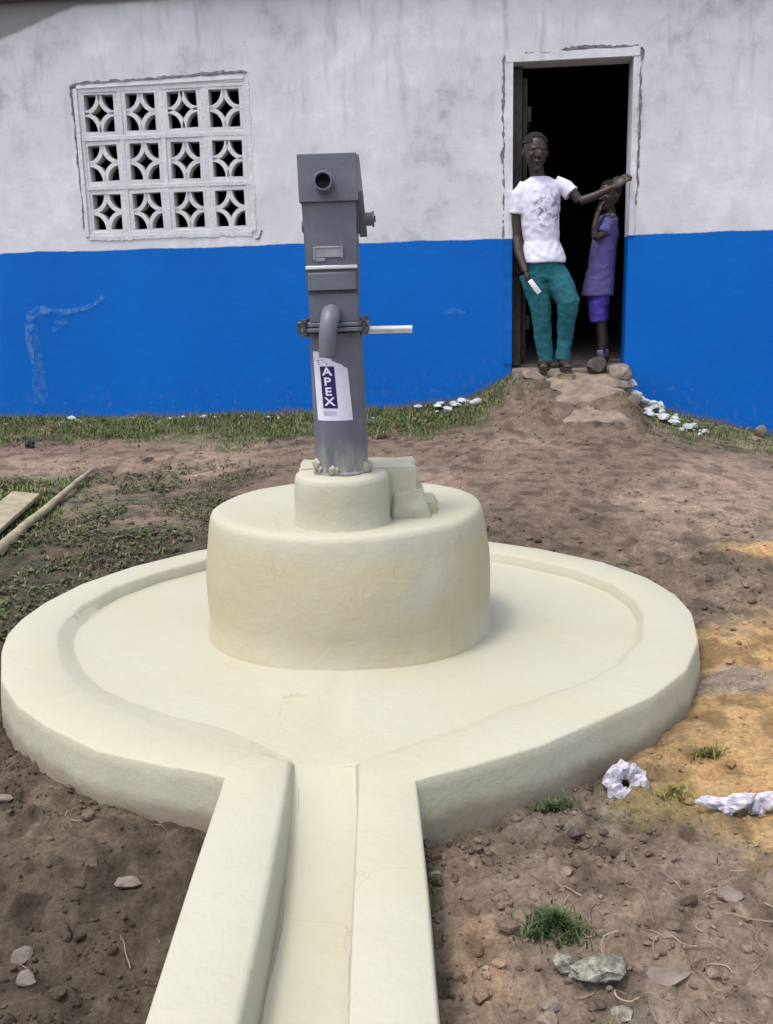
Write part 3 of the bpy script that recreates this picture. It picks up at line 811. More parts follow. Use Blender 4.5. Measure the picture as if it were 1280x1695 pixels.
# collar + step blocks behind it
PX, PY = -0.130, 2.855
bm = bmesh.new()
def wob2(r, z, a): return r + 0.004 * mn.noise(Vector((math.cos(a) * 2, math.sin(a) * 2, z * 9))), z + (.003 * mn.noise(Vector((math.cos(a) * 2, math.sin(a) * 2, 9.3))) if z > .6 else 0)
lathe(bm, [(0.152, 0.47), (0.147, 0.50), (0.143, 0.515), (0.143, 0.58), (0.142, 0.628), (0.138, 0.641), (0.130, 0.647), (0.09, 0.650), (0.001, 0.650)], PX - .002, PY, 72, wob2)
from_bm('collar', bm, M_CREAM4, A, True, math.radians(50))
def wedge(x0, x1, x2, y0, y1, z0, z1, name):
    bm = bmesh.new(); vs = []
    for (x, z) in ((x0, z0), (x2, z0), (x1, z1), (x0, z1)): vs.append((x, z))
    a = [bm.verts.new((x, y0, z)) for x, z in vs]; b = [bm.verts.new((x, y1, z)) for x, z in vs]
    for k in range(4): bm.faces.new((a[k], a[(k + 1) % 4], b[(k + 1) % 4], b[k]))
    bm.faces.new(a[::-1]); bm.faces.new(b)
    bmesh.ops.bevel(bm, geom=bm.edges[:], offset=0.005, segments=2, affect='EDGES')
    bmesh.ops.subdivide_edges(bm, edges=[e for e in bm.edges if e.calc_length() > .03], cuts=5, use_grid_fill=True)
    for v in bm.verts: v.co += Vector((mn.noise(v.co * 22), mn.noise(v.co * 22 + Vector((9, 0, 0))), mn.noise(v.co * 18 + Vector((0, 9, 0))))) * .009
    return from_bm(name, bm, M_CREAM, A, True, math.radians(40))
wedge(-0.262, 0.092, 0.118, 2.885, 3.045, 0.48, 0.654, 'mounting_block')
wedge(0.02, 0.112, 0.142, 2.872, 3.02, 0.48, 0.580, 'mounting_step')
wedge(0.10, 0.150, 0.172, 2.93, 3.09, 0.48, 0.532, 'mounting_step')
# cream dabs splashed up the pipe foot
for k, (a, r, h_) in enumerate(((-150, .020, .030), (-140, .012, .016), (-108, .016, .022), (-98, .010, .016), (-30, .014, .022), (-12, .018, .024), (-60, .007, .008), (-125, .008, .010))):
    an = math.radians(a)
    rock('cement_dab', (PX + 0.080 * math.cos(an), PY + 0.080 * math.sin(an), 0.651), (r, r * .8, h_), 40 + k, M_CREAM, parent=A, sub=1, flat=.2)

# ------------------------------------------------------------------ hand pump
P = empty('hand_pump', (PX, PY, 0.65)); P.rotation_euler = (0, math.radians(-0.55), 0)
tag(P, 'grey steel hand pump with square head and curved spout standing on the cream drum', 'hand pump')
def pz(z): return z - 0.65
hx = 0.075
# pipe
bm = bmesh.new(); lathe(bm, [(0.079, -0.02), (0.079, 0.0), (0.0785, 0.15), (0.077, 0.41), (0.0, 0.41)], 0, 0, 56); from_bm('stand_pipe', bm, M_METAL, P, True, math.radians(40))
bm = bmesh.new(); lathe(bm, [(0.0, 0.001), (0.086, 0.001), (0.086, 0.006), (0.079, 0.009)], 0, 0, 48); from_bm('weld_ring', bm, M_METAL, P, True, math.radians(40))
# flange: square plates with clipped corners, bolts
def clipped(h, c): return [(-h + c, -h), (h - c, -h), (h, -h + c), (h, h - c), (h - c, h), (-h + c, h), (-h, h - c), (-h, -h + c)]
bm = bmesh.new(); prism(bm, clipped(0.098, .03), pz(1.065), pz(1.076)); bmesh.ops.bevel(bm, geom=bm.edges[:], offset=.0015, segments=1, affect='EDGES'); from_bm('lower_flange', bm, M_METAL, P)
bm = bmesh.new(); prism(bm, clipped(0.096, .03), pz(1.079), pz(1.090)); bmesh.ops.bevel(bm, geom=bm.edges[:], offset=.0015, segments=1, affect='EDGES'); from_bm('upper_flange', bm, M_METAL, P)
for sx in (-1, 1):
    for sy in (-1, 1):
        bm = bmesh.new(); x, y = .083 * sx, .083 * sy
        lathe(bm, [(0, -.012), (.0115, -.012), (.0115, -.002), (.006, -.002), (.006, .0), (.006, .027), (.0115, .027), (.0115, .036), (.0, .037)], x, y, 6)
        o = from_bm('flange_bolt', bm, M_METAL_D, P); o.location.z = pz(1.065)
# tank (lower box) below the head
def tapered(bm, w0, w1, d0, d1, z0, z1, bev=.003, cy=0.0):
    vs = []
    for w_, d_, z in ((w0, d0, z0), (w1, d1, z1)):
        vs.append([bm.verts.new((sx * w_, cy + sy * d_, z)) for sx, sy in ((-1, -1), (1, -1), (1, 1), (-1, 1))])
    for k in range(4): bm.faces.new((vs[0][k], vs[0][(k + 1) % 4], vs[1][(k + 1) % 4], vs[1][k]))
    bm.faces.new(vs[0][::-1]); bm.faces.new(vs[1])
    if bev: bmesh.ops.bevel(bm, geom=bm.edges[:], offset=bev, segments=2, affect='EDGES')
bm = bmesh.new(); tapered(bm, .070, .070, .072, .072, pz(1.090), pz(1.172)); from_bm('water_tank', bm, M_METAL, P, True, math.radians(35))
# proud band
bm = bmesh.new(); box(bm, -.070, .068, -.086, -.070, pz(1.180), pz(1.236), .0)
fr = [f for f in bm.faces]
for v in bm.verts:
    if v.co.y < -.08 and v.co.z > pz(1.2): v.co.z -= .012
    if v.co.y < -.08 : v.co.x *= .95
from_bm('front_band', bm, M_METAL, P)
bm = bmesh.new(); box(bm, -.073, .071, -.0840, -.060, pz(1.2365), pz(1.246), .0015, 1); from_bm('band_skylit_strip', bm, M_GALV, P)  # bright metal carries the sky light caught along the band's top
bm = bmesh.new(); box(bm, -.069, .067, -.074, -.060, pz(1.169), pz(1.180), .001, 1); from_bm('band_shadow', bm, M_METAL_D, P)  # dark strip stands in for the shade below the proud band
# head body
bm = bmesh.new(); tapered(bm, .0725, .076, .072, .080, pz(1.1725), pz(1.425)); from_bm('pump_head', bm, M_METAL, P, True, math.radians(35))
# raised emblem plate with a broken corner
bm = bmesh.new()
def plate(x0, x1, z0, z1, th=.004): box(bm, x0, x1, -.0765 - th, -.070, pz(z0), pz(z1), .0012, 1)
plate(-.047, .030, 1.268, 1.296, .0035); plate(-.047, -.018, 1.258, 1.267, .0035); plate(-.050, -.044, 1.262, 1.298, .006); plate(.026, .033, 1.266, 1.298, .006); plate(-.043, .025, 1.2925, 1.298, .006)
from_bm('maker_plate', bm, simple('plate_paint', (0.27, 0.265, 0.30), .45, .2, .1, 20), P)
# cover (hood) over the head
bm = bmesh.new()
def hood():
    x0, x1 = -.0815, .0790; y0, y1 = -.092, .090
    # front plate
    box(bm, x0, x1, y0, y0 + .005, pz(1.416), pz(1.540))
    # top plate
    box(bm, x0, x1, y0 + .0052, y1, pz(1.535), pz(1.540))
    box(bm, x0, x0 + .005, y0 + .0052, y1, pz(1.416), pz(1.5348))
hood()
bmesh.ops.bevel(bm, geom=bm.edges[:], offset=.001, segments=1, affect='EDGES')
from_bm('head_cover', bm, M_METAL, P)
# right cheek: side plate running down to the pivot, standing proud to the right
bm = bmesh.new()
pr = [(-.090, 1.5345), (-.090, 1.44), (-.068, 1.41), (-.02, 1.345), (.02, 1.325), (.055, 1.345), (.088, 1.42), (.088, 1.5345)]
a = [bm.verts.new((.0792, y, pz(z))) for y, z in pr]; b = [bm.verts.new((.0792 + .0065 + (1.54 - z) * .07, y, pz(z))) for y, z in pr]
n_ = len(pr)
for k in range(n_): bm.faces.new((a[k], a[(k + 1) % n_], b[(k + 1) % n_], b[k]))
bm.faces.new(a[::-1]); bm.faces.new(b)
from_bm('side_plate', bm, M_METAL, P)
bm = bmesh.new(); box(bm, .0765, .0792, -.079, .07, pz(1.335), pz(1.42)); from_bm('side_gap', bm, M_METAL_D, P)
# fulcrum pin boss, right, and its small end left
def xcyl(bm, x0, x1, y, z, r, n=20, r1=None):
    tube(bm, [(x0, y, z), (x1, y, z)], [r, r1 or r], n)
bm = bmesh.new(); xcyl(bm, .090, .116, 0, pz(1.372), .0185, 24); xcyl(bm, .1162, .122, 0, pz(1.372), .022, 24); from_bm('pivot_boss', bm, M_METAL, P, True, math.radians(40))
bm = bmesh.new(); xcyl(bm, .1222, .126, 0, pz(1.372), .010, 6); from_bm('pivot_nut', bm, M_METAL_D, P)
bm = bmesh.new(); xcyl(bm, -.0835, -.074, 0, pz(1.357), .016, 18); from_bm('pivot_end', bm, M_METAL, P, True, math.radians(40))
# handle socket: open tube pointing to the viewer
bm = bmesh.new()
cz = pz(1.462); cx = -.010; N = 28; L = .075
ring = []
for r, y in ((.0255, -.090), (.0255, -.090 - L), (.024, -.092 - L), (.0205, -.092 - L), (.0200, -.090 - L), (.0200, -.098)):
    ring.append([bm.verts.new((cx + r * math.cos(2 * math.pi * k / N), y, cz + (r * math.sin(2 * math.pi * k / N)) - (0.0))) for k in range(N)])
for a, b in zip(ring, ring[1:]):
    for k in range(N): bm.faces.new((a[k], a[(k + 1) % N], b[(k + 1) % N], b[k]))
bm.faces.new(ring[-1])
from_bm('handle_socket', bm, M_METAL, P, True, math.radians(50))
bm = bmesh.new(); tube(bm, [(cx, -.0945, cz), (cx, -.0985, cz)], .0198, 24); from_bm('socket_bottom', bm, M_METAL_D, P)
# spout: leaves the tank, bends down
bm = bmesh.new()
sp = [(-.006, -.070, pz(1.112)), (-.007, -.100, pz(1.114)), (-.009, -.125, pz(1.106)), (-.012, -.140, pz(1.090)), (-.016, -.147, pz(1.066)), (-.018, -.150, pz(1.035)), (-.020, -.151, pz(1.000))]
sp = catmull(sp, 4)
tube(bm, sp, [.028 - .005 * k / (len(sp) - 1) for k in range(len(sp))], 24, True)
from_bm('spout', bm, M_METAL, P, True, math.radians(50))
bm = bmesh.new(); tube(bm, [(-.020, -.151, pz(1.0012)), (-.0201, -.151, pz(0.9985))], .0235, 24); from_bm('spout_mouth', bm, M_METAL_D, P)
# rod sticking out to the right behind the flange
bm = bmesh.new(); tube(bm, [(.02, .118, pz(1.060)), (.225, .112, pz(1.058))], .0115, 18); o = from_bm('handle_rod', bm, M_GALV, P, True, math.radians(50))
bm = bmesh.new(); box(bm, .0, .05, .097, .130, pz(1.045), pz(1.085), .003, 1); from_bm('rod_bracket', bm, M_METAL_D, P)
# left lug of the flange
bm = bmesh.new(); box(bm, -.108, -.090, -.07, -.03, pz(1.060), pz(1.094), .003, 1); from_bm('flange_lug', bm, M_METAL_D, P)

# sticker wrapped round the pipe, torn at the upper right
def wrapx(s, z, off):
    """arc length s (0 = facing the viewer), radial offset"""
    r = 0.0782 + off; a = s / 0.078 - math.pi / 2
    return (r * math.cos(a), r * math.sin(a), z)
ST = empty('sticker', (0, 0, 0), 0, P)
def lean(s, z): return s + (z - 0.17) * -0.05
zb, zt = pz(0.812), pz(1.010)
nz, ns = 44, 22
bm = bmesh.new(); grid = {}
s0 = -0.069; s1 = 0.042
def right_edge(z):
    f = (z - zb) / (zt - zb)
    if f < .76: return s1 - .004 * f
    if f < .82: return .034 - (f - .76) * .25
    if f < .86: return 0.006 + .004 * math.sin(z * 900)
    if f < .90: return -.004
    if f < .93: return -.018
    return -.035 - (f - .93) * .15
prev = None
for j in range(nz + 1):
    z = zb + (zt - zb) * j / nz; re = right_edge(z) + random.uniform(-.0008, .0008) * (1 if z > pz(.96) else .2)
    row = [bm.verts.new(wrapx(lean(s0 + (re - s0) * k / ns, z), z, .0010)) for k in range(ns + 1)]
    if prev:
        for k in range(ns): bm.faces.new((prev[k], prev[k + 1], row[k + 1], row[k]))
    prev = row
from_bm('sticker_paper', bm, M_PAPER, ST, True)
bm = bmesh.new(); prev = None
for j in range(31):
    z = pz(.848) + (.120) * j / 30 
    row = [bm.verts.new(wrapx(lean(-.043 + .044 * k / 8 , z), z, .0018)) for k in range(9)]
    if prev:
        for k in range(8): bm.faces.new((prev[k], prev[k + 1], row[k + 1], row[k]))
    prev = row
from_bm('printed_panel', bm, M_NAVY, ST, True)
bm = bmesh.new(); prev = None
for s, z0_, z1_ in ((-.044, .829, .8385), (-.04, .8275, .841), (-.02, .828, .841), (-.004, .829, .8385)):
    row = [bm.verts.new(wrapx(lean(s, pz(z0_)), pz(z0_), .0018)), bm.verts.new(wrapx(lean(s, pz(z1_)), pz(z1_), .0018))]
    if prev: bm.faces.new((prev[0], row[0], row[1], prev[1]))
    prev = row
from_bm('faded_print', bm, simple('faded_print', (.38, .36, .46), .5), ST)
bm = bmesh.new()
for (a_, b_, c_2) in ((-.052, -.028, .984), (-.050, -.020, .978), (-.046, -.016, .9725)):
    q = [bm.verts.new(wrapx(lean(s, pz(z)), pz(z), .0019)) for s, z in ((a_, c_2), (b_, c_2 + .001), (b_, c_2 + .003), (a_, c_2 + .002))]
    bm.faces.new(q)
from_bm('torn_print', bm, M_NAVY, ST)
def letters(word, s_c, z_top, hgt, mat, par):
    for i, ch in enumerate(word):
        cu = bpy.data.curves.new('t', 'FONT'); cu.body = ch; cu.size = 1.0; cu.align_x = 'CENTER'; cu.offset = 0.025
        ob = bpy.data.objects.new('t', cu); COL.objects.link(ob)
        dg = bpy.context.evaluated_depsgraph_get(); me = bpy.data.meshes.new_from_object(ob.evaluated_get(dg))
        bpy.data.objects.remove(ob); bpy.data.curves.remove(cu)
        zs = [v.co.y for v in me.vertices]; xs = [v.co.x for v in me.vertices]
        h0, h1 = min(zs), max(zs); xm = (min(xs) + max(xs)) / 2
        for v in me.vertices:
            z = z_top - hgt * 1.22 * i - hgt + (v.co.y - h0) / (h1 - h0) * hgt
            s = s_c + (v.co.x - xm) / (h1 - h0) * hgt * 1.30
            v.co = wrapx(lean(s, z), z, .0026)
        me.name = 'letter'; me.materials.clear(); me.materials.append(mat); link(bpy.data.objects.new('letter', me), par)
letters('APEX', -.021, pz(.9655), .0235, M_PAPER, ST)
# ------------------------------------------------------------------ people
def fuse(name, bm, mat, parent, voxel=0.006, smooth=4, wrinkle=None):
    bmesh.ops.recalc_face_normals(bm, faces=bm.faces[:])
    me = bpy.data.meshes.new('t'); bm.to_mesh(me); bm.free()
    o = bpy.data.objects.new('t', me); COL.objects.link(o)
    r = o.modifiers.new('r', 'REMESH'); r.mode = 'VOXEL'; r.voxel_size = voxel
    if smooth:
        s = o.modifiers.new('s', 'SMOOTH'); s.factor = 0.5; s.iterations = smooth
    dg = bpy.context.evaluated_depsgraph_get(); m2 = bpy.data.meshes.new_from_object(o.evaluated_get(dg))
    bpy.data.objects.remove(o); bpy.data.meshes.remove(me)
    if wrinkle:
        amp, fn = wrinkle
        nr = [v.normal.copy() for v in m2.vertices]
        for v, n_ in zip(m2.vertices, nr): v.co += n_ * amp * fn(v.co)
    m2.name = name
    return mobj(name, m2, mat, parent, True)
def ball(bm, c, r, rot=None, seg=20):
    g = bmesh.ops.create_uvsphere(bm, u_segments=seg, v_segments=seg // 2 + 2, radius=1.0)
    for v in g['verts']:
        p = Vector((v.co.x * r[0], v.co.y * r[1], v.co.z * r[2]))
        if rot is not None: p = rot @ p
        v.co = p + Vector(c)
def ovals(bm, rows, n=28):
    """closed stack of ellipses: (cx, cy, cz, rx, ry)"""
    rings = [[bm.verts.new((cx + rx * math.cos(2 * math.pi * k / n), cy + ry * math.sin(2 * math.pi * k / n), cz)) for k in range(n)] for cx, cy, cz, rx, ry in rows]
    for a, b in zip(rings, rings[1:]):
        for k in range(n): bm.faces.new((a[k], a[(k + 1) % n], b[(k + 1) % n], b[k]))
    bm.faces.new(rings[0][::-1]); bm.faces.new(rings[-1])
def head(bm, c, s, rot):
    """c: centre of the head, s: half height of the head ~0.115; faces -y before rot"""
    def B(p, r): ball(bm, Vector(c) + rot @ Vector([q * s for q in p]), [q * s for q in r], rot)
    B((0, .10, .22), (.66, .80, .76)); B((0, -.10, -.12), (.58, .62, .70)); B((0, -.26, -.58), (.36, .38, .36))
    B((0, -.58, .20), (.42, .12, .10)); B((0, -.76, -.10), (.115, .16, .20)); B((0, -.80, -.20), (.17, .12, .09))
    B((0, -.68, -.44), (.24, .12, .055)); B((0, -.665, -.53), (.20, .11, .06)); B((0, -.52, -.80), (.18, .16, .13))
    for q in (-1, 1):
        B((q * .66, .08, -.02), (.07, .15, .21)); B((q * .34, -.50, -.14), (.15, .14, .12))
def hand(bm, w, fwd, palm, s=1.0, curl=0.5, side=1):
    """w wrist, fwd direction of the fingers, palm the direction the palm faces"""
    w = Vector(w); f = Vector(fwd).normalized(); p = Vector(palm); p = (p - f * p.dot(f)).normalized(); t = f.cross(p) * side
    ball(bm, w + f * .042 * s, (.040 * s, .017 * s, .047 * s), Matrix((t, p, f)).transposed())
    for k, (off, L) in enumerate(((.027, .060), (.009, .070), (-.009, .066), (-.026, .052))):
        b = w + f * .072 * s + t * off * s; L *= s
        d1 = (f + p * curl * .5).normalized(); d2 = (f + p * curl * 1.3).normalized(); d3 = (f * .6 + p * curl * 1.8).normalized()
        a = b + d1 * L * .45; c = a + d2 * L * .32; e = c + d3 * L * .23
        tube(bm, [b - f * .02 * s, b, a, c, e], [.0085 * s, .0085 * s, .008 * s, .0075 * s, .006 * s], 8)
    b = w + f * .02 * s + t * .030 * s
    tube(bm, [b, b + (t * .8 + f * .6 + p * .2) * .030 * s, b + (t * .9 + f * 1.5 + p * .6) * .034 * s], [.011 * s, .010 * s, .0075 * s], 8)

M_SKIN = simple('dark_brown_skin', (0.034, 0.021, 0.016), 0.5, 0, 0.15, 14, 0.0005, 120, 0.4)
M_HAIR = simple('short_black_hair', (0.012, 0.010, 0.010), 0.9, 0, 0.3, 120, 0.003, 300)
M_EYE = simple('eye_white', (0.10, 0.085, 0.075), 0.4, 0, 0.05)
M_TEAL = simple('teal_cloth', (0.013, 0.105, 0.13), 0.85, 0, 0.2, 10, 0.001, 200)
M_LILAC = simple('lilac_cloth', (0.085, 0.075, 0.22), 0.85, 0, 0.15, 10, 0.001, 200)
M_BLUEC = simple('royal_blue_cloth', (0.045, 0.032, 0.24), 0.85, 0, 0.15, 10, 0.001, 200)
M_SOLE = simple('dark_rubber', (0.03, 0.027, 0.028), 0.7, 0, 0.2)
M_SOCK = simple('violet_sock', (0.16, 0.13, 0.26), 0.9, 0, 0.15)
M_PHONE = simple('white_phone_plastic', (0.8, 0.8, 0.82), 0.25, 0, 0.02)
# white shirt with a faint purple-grey print on the chest
t = NT('printed_shirt'); x, y, z = t.sep()[:3]
base = t.mix(t.mapr(t.noise(9, 3), .35, .65), (.56, .55, .66), (.62, .61, .71))
zone = t.math('MULTIPLY', t.mapr(t.math('ADD', t.math('ABSOLUTE', t.math('SUBTRACT', x, .035)), t.math('MULTIPLY', t.math('SUBTRACT', t.noise(7, 3), .5), .16)), .095, .075), t.math('MULTIPLY', t.mapr(z, .90, .99), t.mapr(z, 1.19, 1.10)))
zone = t.math('MULTIPLY', zone, t.mapr(y, -.02, -.04))
ink = t.mapr(t.noise(16, 2, .5, dist=1.6), .50, .55)
base = t.mix(t.math('MULTIPLY', t.math('MULTIPLY', ink, zone), .8), base, (.15, .14, .25))
t.color(base); t.bump(t.noise(22, 4), .006, .6); t.set(.85, 0, .2); M_SHIRT = t.m

def pu(x, y, u0, z0, cy=0.0):
    """pixel on the doorway plane -> local (u, cy, z) of a figure whose base is at u0, z0"""
    return Vector((-.157 + (x - 885) * .00403 + (y - 222) * 4e-5 - u0, cy, 2.171 - (y - 222) * .003985 - z0))

# --- the youth
Y0 = -0.10; yz = 0.628; yd = -0.03
px_, py_ = wxy(Y0, yd)
Yo = empty('person', (px_, py_, yz), -YAW)
tag(Yo, 'person in white printed t-shirt and teal trousers leaning one arm on the right door jamb', 'person')
q = lambda x, y, cy=0.0: pu(x, y, Y0, yz, cy)
hc = q(886, 253, -.02); hrot = Matrix.Rotation(math.radians(14), 3, 'Z') @ Matrix.Rotation(math.radians(4), 3, 'X')
bm = bmesh.new()
head(bm, hc, .125, hrot)
tube(bm, [hc + Vector((.0, .03, -.06)), q(889, 286, .015), q(891, 300, .015)], [.05, .050, .060], 16)
ovals(bm, [(q(898, 440).x, 0, q(0, 440).z, .095, .07), (q(898, 420).x, 0, q(0, 420).z, .115, .085), (q(895, 390).x, 0, q(0, 390).z, .10, .075), (q(893, 350).x, 0, q(0, 350).z, .13, .085), (q(892, 320).x, 0, q(0, 320).z, .12, .075), (q(893, 300).x, .01, q(0, 300).z, .09, .05), (q(892, 292).x, .01, q(0, 292).z, .05, .05)])
tube(bm, [q(866, 304, .01), q(859, 325, 0), q(855, 360, .0), q(856, 388, -.005)], [.036, .038, .036, .031], 14)
tube(bm, [q(856, 388, -.005), q(858, 412, -.045), q(869, 446, -.12)], [.033, .031, .021], 14)
hand(bm, q(869, 446, -.12), (.25, -.15, -1), (1, 0, -.1), .92, .9, -1)
tube(bm, [q(924, 302, .01), q(938, 308, 0), q(950, 322, -.02), q(958, 333, -.03)], [.036, .036, .034, .030], 14)
tube(bm, [q(958, 333, -.03), q(980, 326, -.035), q(1012, 312, -.03)], [.031, .028, .020], 14)
hand(bm, q(1012, 312, -.03), (.85, -.05, .62), (.4, .75, -.5), 1.05, .55, 1)
tube(bm, [q(886, 440), q(893, 505, -.015), q(899, 560, .0), q(903, 601, 0)], [.075, .050, .042, .033], 16)
tube(bm, [q(913, 440), q(939, 500, -.05), q(937, 550, -.0), q(932, 599, .0)], [.075, .050, .042, .033], 16)
for fx, fy, dx in ((903, 606, -.015), (932, 607, .02)):
    p0 = q(fx, fy, 0); p0.z = .030
    tube(bm, [p0 + Vector((0, .05, .0)), p0 + Vector((0, .0, .012)), p0 + Vector((dx, -.08, 0)), p0 + Vector((dx * 1.4, -.14, -.006))], [.026, .032, .032, .020], 12, flat=.8)
    for k in range(5):
        a0 = p0 + Vector((dx * 1.4 + (k - 2) * .013, -.135, -.008)); tube(bm, [a0, a0 + Vector((0, -.028 + .003 * abs(k - 1), -.004))], [.008, .006], 7)
fuse('body', bm, M_SKIN, Yo, .0055, 3)
bm = bmesh.new(); ball(bm, hc + hrot @ Vector((0, .018, .040)), (.088, .104, .092), hrot, 24)
for v in list(bm.verts):
    l_ = hrot.transposed() @ (v.co - hc)
    if l_.z < .045 - .04 * (l_.y > 0) or l_.y < -.070: bm.verts.remove(v)
from_bm('hair', bm, M_HAIR, Yo, True)
for sx in (-1, 1):
    bm = bmesh.new(); ball(bm, hc + hrot @ Vector((sx * .042, -.084, -.004)), (.011, .006, .005), hrot, 10); from_bm('eye', bm, M_EYE, Yo, True)
    bm = bmesh.new(); ball(bm, hc + hrot @ Vector((sx * .042, -.0895, -.004)), (.005, .003, .005), hrot, 8); from_bm('pupil', bm, M_SOLE, Yo, True)
def wr(k): return lambda c: .5 * mn.noise(Vector((c.x * 8 + k, c.y * 8, c.z * 6))) + .9 * (.35 - abs(mn.noise(Vector((c.x * 13 + c.z * 9, c.y * 13, c.z * 15 - c.x * 7 + k))))) + .25 * mn.noise(Vector((c.x * 40, c.y * 40, c.z * 30 + k)))
bm = bmesh.new()
ovals(bm, [(q(899, 430).x, -.005, q(0, 431).z, .150, .122), (q(899, 424).x, -.003, q(0, 425).z, .151, .124), (q(898, 412).x, 0, q(0, 412).z, .142, .115), (q(896, 395).x, 0, q(0, 395).z, .118, .095), (q(893, 360).x, 0, q(0, 360).z, .132, .098), (q(892, 330).x, 0, q(0, 330).z, .142, .098), (q(892, 310).x, .005, q(0, 308).z, .138, .082), (q(893, 300).x, .01, q(0, 298).z, .115, .07), (q(893, 294).x, .012, q(0, 291).z, .066, .062)])
tube(bm, [q(872, 306, .01), q(860, 320, 0), q(856, 350, .0)], [.062, .060, .060], 16)
tube(bm, [q(918, 302, .01), q(935, 309, 0), q(945, 320, -.015)], [.052, .053, .055], 16)
fuse('shirt', bm, M_SHIRT, Yo, .006, 3, (.009, wr(3)))
bm = bmesh.new()
ovals(bm, [(q(900, 462).x, 0, q(0, 462).z, .132, .095), (q(899, 440).x, 0, q(0, 440).z, .130, .102), (q(899, 416).x, 0, q(0, 416).z, .122, .098)])
tube(bm, [q(884, 448, 0), q(890, 480, -.01), q(895, 510, -.02), q(900, 560, 0), q(904, 599, .0)], [.098, .084, .068, .056, .052], 18)
tube(bm, [q(914, 448, 0), q(931, 475, -.03), q(941, 497, -.05), q(938, 525, -.03), q(936, 560, 0), q(932, 594, .0)], [.098, .086, .076, .062, .053, .051], 18)
fuse('trousers', bm, M_TEAL, Yo, .006, 3, (.012, wr(8)))
for fx, dx in ((903, -.015), (932, .02)):
    p0 = q(fx, 607, 0)
    bm = bmesh.new(); pts = [(p0.x + dx * s_ * 1.1 + w_ * sd, .07 - .24 * s_) for sd in (1,) for s_, w_ in ((0, .026), (.3, .030), (.7, .040), (.95, .030))] + [(p0.x + dx * s_ * 1.1 - w_, .07 - .24 * s_) for s_, w_ in ((.95, .030), (.7, .040), (.3, .030), (0, .026))]
    prism(bm, pts, 0.0005, .012); sn = from_bm('sandal', bm, M_SOLE, Yo)
    bm = bmesh.new(); tube(bm, [(p0.x + dx * .6 - .042, -.05, .010), (p0.x + dx * .8 - .03, -.06, .048), (p0.x + dx * .8, -.065, .062), (p0.x + dx * .8 + .03, -.06, .048), (p0.x + dx * .6 + .042, -.05, .010)], .009, 8, flat=1.0)
    from_bm('strap', bm, M_SOLE, sn, True)
ph = q(883, 470, -.165)
bm = bmesh.new(); box(bm, -.017, .017, -.005, .005, -.055, .055, .003, 2)
pho = from_bm('mobile_phone', bm, M_PHONE, None, True, math.radians(40))
wx_, wy_ = wxy(Y0 + ph.x, yd + ph.y)
pho.location = (wx_, wy_, yz + ph.z); pho.rotation_euler = (math.radians(10), math.radians(-38), -YAW)
tag(pho, 'white mobile phone in the lowered hand of the person in teal trousers', 'phone')

# --- the child
K0 = 0.31; kz = 0.641; kd = 0.15
px_, py_ = wxy(K0, kd)
Ko = empty('person', (px_, py_, kz), -YAW)
tag(Ko, 'small child in lilac shirt and dark blue shorts inside the right door jamb', 'person')
k_ = lambda x, y, cy=0.0: pu(x, y, K0, kz, cy)
kc = k_(1011, 322, .0); krot = Matrix.Rotation(math.radians(-48), 3, 'Z')
bm = bmesh.new()
head(bm, kc, .105, krot)
tube(bm, [kc + Vector((.01, .02, -.05)), k_(1013, 350, .01)], [.038, .045], 14)
ovals(bm, [(k_(995, 490).x, 0, k_(0, 490).z, .07, .075), (k_(1000, 440).x, 0, k_(0, 440).z, .075, .08), (k_(1006, 390).x, 0, k_(0, 390).z, .072, .09), (k_(1011, 358).x, 0, k_(0, 358).z, .06, .09), (k_(1012, 350).x, 0, k_(0, 350).z, .035, .04)])
tube(bm, [k_(1008, 362, -.07), k_(1000, 385, -.11), k_(985, 392, -.13)], [.032, .028, .025], 12)
tube(bm, [k_(985, 392, -.13), k_(985, 372, -.13), k_(990, 352, -.11)], [.025, .022, .017], 12)
hand(bm, k_(990, 354, -.11), (.25, .25, 1), (1, .6, 0), .72, .5, 1)
tube(bm, [k_(1018, 362, .06), k_(1024, 400, .06), k_(1020, 440, .03)], [.032, .028, .022], 12)
hand(bm, k_(1020, 440, .03), (-.2, -.1, -1), (-1, 0, 0), .72, .4, 1)
tube(bm, [k_(996, 495, -.03), k_(1000, 540, -.035), k_(1003, 565, -.03), k_(1002, 592, -.03)], [.06, .036, .033, .024], 14)
tube(bm, [k_(1001, 495, .05), k_(1005, 540, .05), k_(1009, 565, .055), k_(1010, 590, .055)], [.06, .036, .033, .024], 14)
fuse('body', bm, M_SKIN, Ko, .0055, 3)
bm = bmesh.new(); ball(bm, kc + krot @ Vector((0, .016, .032)), (.074, .088, .080), krot, 22)
for v in list(bm.verts):
    l_ = krot.transposed() @ (v.co - kc)
    if l_.z < .036 - .035 * (l_.y > 0) or l_.y < -.060: bm.verts.remove(v)
from_bm('hair', bm, M_HAIR, Ko, True)
for sx in (-1, 1):
    bm = bmesh.new(); ball(bm, kc + krot @ Vector((sx * .035, -.071, -.003)), (.011, .007, .006), krot, 10); from_bm('eye', bm, M_EYE, Ko, True)
bm = bmesh.new()
ovals(bm, [(k_(995, 488).x, 0, k_(0, 488).z, .112, .10), (k_(995, 484).x, 0, k_(0, 484).z, .112, .10), (k_(1000, 440).x, 0, k_(0, 440).z, .092, .10), (k_(1006, 390).x, 0, k_(0, 390).z, .082, .10), (k_(1010, 365).x, 0, k_(0, 362).z, .070, .10), (k_(1012, 350).x, 0, k_(0, 350).z, .045, .05)])
tube(bm, [k_(1010, 362, -.06), k_(1000, 384, -.10)], [.042, .045], 14)
tube(bm, [k_(1016, 362, .05), k_(1022, 392, .06)], [.042, .045], 14)
fuse('shirt', bm, M_LILAC, Ko, .006, 3, (.009, wr(21)))
bm = bmesh.new()
